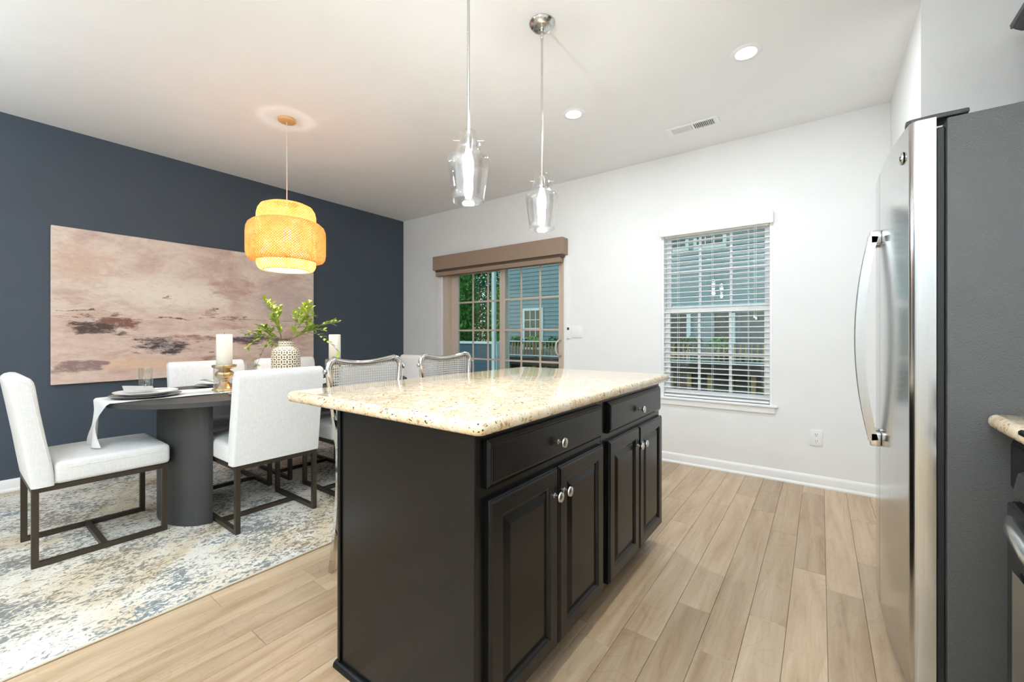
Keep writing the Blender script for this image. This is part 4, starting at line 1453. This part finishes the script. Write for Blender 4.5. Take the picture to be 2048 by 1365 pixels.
def house(name, loc, w, h_, label, mat, wins, z0=-1.2, pitch=.165, depth=6.0):
    t = thing(name, loc, label, 'house')
    obj('wall', box(NB(), 0, w, .02, depth, z0, h_), mat, t, smooth=False)
    sd = None
    n = int((h_ - z0) / pitch)
    for i in range(n):
        z = z0 + i * pitch
        if sd is None:
            sd = obj('siding_board', prism(NB(), [(.019, 0), (-.034, 0), (-.004, pitch + .01), (.019, pitch + .01)], 'x', .0, w), mat, t, (0, 0, z), smooth=False)
        else:
            like(sd, t, (0, 0, z))
    for x0 in (-.02, w - .10):
        obj('corner_board', box(NB(), x0, x0 + .12, -.05, .10, z0, h_), 'xtrim', t, smooth=False)
    for (a, b, c, d) in wins:
        wo_ = obj('window_frame', wall_frame(a, b, c, d), 'xtrim', t, smooth=False)
        obj('pane', box(NB(), a + .10, b - .10, -.042, -.036, c + .10, d - .10), 'xglass', wo_, smooth=False)
        for f in (1 / 3, 2 / 3):
            xx = a + .1 + (b - a - .2) * f
            obj('muntin', box(NB(), xx - .015, xx + .015, -.054, -.0425, c + .10, d - .10), 'xtrim', wo_, smooth=False)
        mid = (c + d) / 2
        obj('meeting_rail', box(NB(), a + .10, b - .10, -.060, -.0425, mid - .04, mid + .04), 'xtrim', wo_, smooth=False)
        for zz_ in ((c + .1 + mid) / 2, (mid + d - .1) / 2):
            obj('muntin', box(NB(), a + .10, b - .10, -.053, -.0425, zz_ - .015, zz_ + .015), 'xtrim', wo_, smooth=False)
    return t
def wall_frame(a, b, c, d, f=.10):
    bm = NB()
    o_ = [(a, c), (b, c), (b, d), (a, d)]
    i_ = [(a + f, c + f), (b - f, c + f), (b - f, d - f), (a + f, d - f)]
    V = [[bm.verts.new((p[0], y, p[1])) for p in q] for y in (-.070, -.010) for q in (o_, i_)]
    for j in range(4):
        k = (j + 1) % 4
        bm.faces.new((V[0][j], V[0][k], V[1][k], V[1][j]))
        bm.faces.new((V[2][j], V[3][j], V[3][k], V[2][k]))
        bm.faces.new((V[0][j], V[2][j], V[2][k], V[0][k]))
        bm.faces.new((V[1][j], V[1][k], V[3][k], V[3][j]))
    return bm
HX = -11.1
house('neighbour_house', (HX, 14.5, 0), 20.0, 7.4, 'slate blue lap sided neighbouring house behind the railing', 'siding',
      [(-10.05 - HX, -9.05 - HX, .55, 2.26), (-5.0 - HX, -3.47 - HX, 3.9, 5.9), (-3.32 - HX, -2.36 - HX, 3.9, 5.9)])
# raised deck with railing in front of the neighbour's house
nd = thing('neighbour_railing', (-3.0, 13.2, .36), 'wooden deck railing with pale rails in front of the neighbouring house', 'railing')
obj('top_rail', rbox(-7.3, 9.0, -.05, .05, .535, .575, .004, 1), 'xtrim', nd, smooth=False)
obj('bottom_rail', rbox(-7.3, 9.0, -.03, .03, 0, .04, .004, 1), 'xtrim', nd, smooth=False)
bb = None
for i in range(118):
    xx = -7.22 + i * .138
    if bb is None:
        bb = obj('baluster', box(NB(), -.02, .02, -.02, .02, .0405, .5345), 'rail', nd, (xx, 0, 0), smooth=False)
    else:
        like(bb, nd, (xx, 0, 0))
for xx in (-7.36, -5.69, -3.2, -.7, 1.8, 4.3, 6.8):
    obj('post', box(NB(), -.06 + xx, .06 + xx, .035, .155, -1.55, .535), 'rail', nd, smooth=False)
obj('deck_fascia', box(NB(), -7.3, 9.0, -.03, .03, -.34, -.06), 'darkwood', nd, smooth=False)
obj('joist_skirt', box(NB(), -7.3, 9.0, .16, .20, -1.5, -.345), 'darkwood', nd, smooth=False)

for i in range(28):
    xx = -6.9 + i * .56
    obj('skirt_slat', box(NB(), xx - .06, xx + .06, .115, .159, -1.5, -.36), 'rail', nd, smooth=False)
# dark covered porch on the neighbouring house
pc = thing('covered_porch', (-2.9, 14.40, 0), 'dark brown covered porch with white posts on the neighbouring house', 'porch')
for a, b, c, d, mt_ in ((-1.45, -.62, .38, 1.95, 'darkwood'), (.22, .66, .38, 1.95, 'darkwood'), (.92, 2.7, .38, 1.85, 'porchgrey')):
    obj('opening', box(NB(), a, b, -.02, .04, c, d), mt_, pc, smooth=False)
for a in (-.60, .68):
    obj('post', box(NB(), a, a + .12, -.10, .02, -1.2, 1.95), 'xtrim', pc, smooth=False)
obj('beam', box(NB(), -1.6, 2.8, -.12, .04, 1.955, 2.10), 'xtrim', pc, smooth=False)

kw = thing('knee_wall', (-9.9, 11.2, 0), 'low dark teal sided wall with a white cap left of the railing', 'wall')
obj('wall', box(NB(), -3.0, .90, .02, .25, -1.2, .84), 'siding2', kw, smooth=False)
ks = None
for i in range(12):
    if ks is None:
        ks = obj('siding_board', prism(NB(), [(.019, 0), (-.012, 0), (-.002, .175), (.019, .175)], 'x', -3.0, .90), 'siding2', kw, (0, 0, -1.2), smooth=False)
    else:
        like(ks, kw, (0, 0, -1.2 + i * .168))
obj('cap', rbox(-3.02, .98, -.05, .30, .842, .925, .006, 1), 'xtrim', kw, smooth=False)
obj('corner_board', box(NB(), .90, 1.06, -.03, .27, -1.2, .84), 'xtrim', kw, smooth=False)

for x0, y0, w, lb in ((-6.815, 9.0, .15, 'white porch post standing before the railing, close to the door stile'), (-7.22, 9.0, .10, 'slim pale porch post with trees behind it')):
    t = thing('porch_post', (x0, y0, -1.2), lb, 'post')
    obj('shaft', rbox(-w / 2, w / 2, -w / 2, w / 2, .02, 6.2, .006, 1), 'xtrim', t, smooth=False)
    obj('base', rbox(-w * .75, w * .75, -w * .75, w * .75, 0, .14, .006, 1), 'xtrim', t, smooth=False)

# leaf clouds
def leaves_bm(n, rx, ry, rz, c, size, rnd):
    bm = NB()
    for _ in range(n):
        while True:
            p = Vector((rnd.uniform(-1, 1), rnd.uniform(-1, 1), rnd.uniform(-1, 1)))
            if .25 < p.length < 1:
                break
        q = Vector((p.x * rx, p.y * ry, p.z * rz)) + Vector(c)
        a = Vector((rnd.uniform(-1, 1), rnd.uniform(-1, 1), rnd.uniform(-1, 1))).normalized() * size * rnd.uniform(.6, 1.3)
        b = a.cross(Vector((rnd.uniform(-1, 1), rnd.uniform(-1, 1), rnd.uniform(-1, 1)))).normalized() * size * .45
        v = [bm.verts.new(q + d) for d in (-a, b, a, -b)]
        bm.faces.new(v)
    return bm
rt = random.Random(21)
tl = ['broad bright green tree beyond the low teal wall', 'dark green tree rising behind the bright ones', 'pale green bushy tree near the house corner',
      'tall green tree at the far side of the knee wall', 'rounded green tree deep behind the lawn', 'slender dark green tree beside the house corner', 'very tall pale tree at the back of the garden', 'wide tall tree rising straight behind the house corner']
for i, (x0, y0, hh, r) in enumerate(((-17.6, 17.0, 7.0, 2.3), (-22.5, 24.0, 10.5, 3.4), (-14.2, 20.0, 5.2, 2.0), (-23.0, 17.6, 7.5, 2.7), (-19.5, 32.0, 12.0, 3.8), (-15.4, 25.5, 10.0, 2.8), (-29.0, 32.5, 13.0, 4.2), (-10.9, 34.0, 13.0, 3.8))):
    t = thing('garden_tree', (x0, y0, -1.2), tl[i], 'tree', group='trees beyond the deck')
    obj('trunk', tube(NB(), [(0, 0, 0), (.05, .03, hh * .35), (0, -.04, hh * .7)], [.2, .15, .08], 8), 'bark', t)
    f = obj('foliage', leaves_bm(9000, r, r, hh * .54, (0, 0, hh * .56), .145, rt), 'foliage2' if i in (1, 5) else 'foliage', t, smooth=False)
    f['kind'] = 'stuff'
for i in range(11):
    x0 = -10.6 + i * .82
    o = thing('planter_shrub', (x0, 13.62, .30), 'leafy shrub growing above the neighbouring deck railing', 'shrub', group='shrubs along the railing')
    obj('stem', tube(NB(), [(0, 0, -1.4), (.02, 0, -.6), (0, .01, .5)], [.02, .015, .008], 6), 'bark', o)
    f = obj('foliage', leaves_bm(150, .36, .12, .22, (0, 0, .58), .075, rt), 'foliage2' if i % 2 else 'foliage', o, smooth=False)
    f['kind'] = 'stuff'
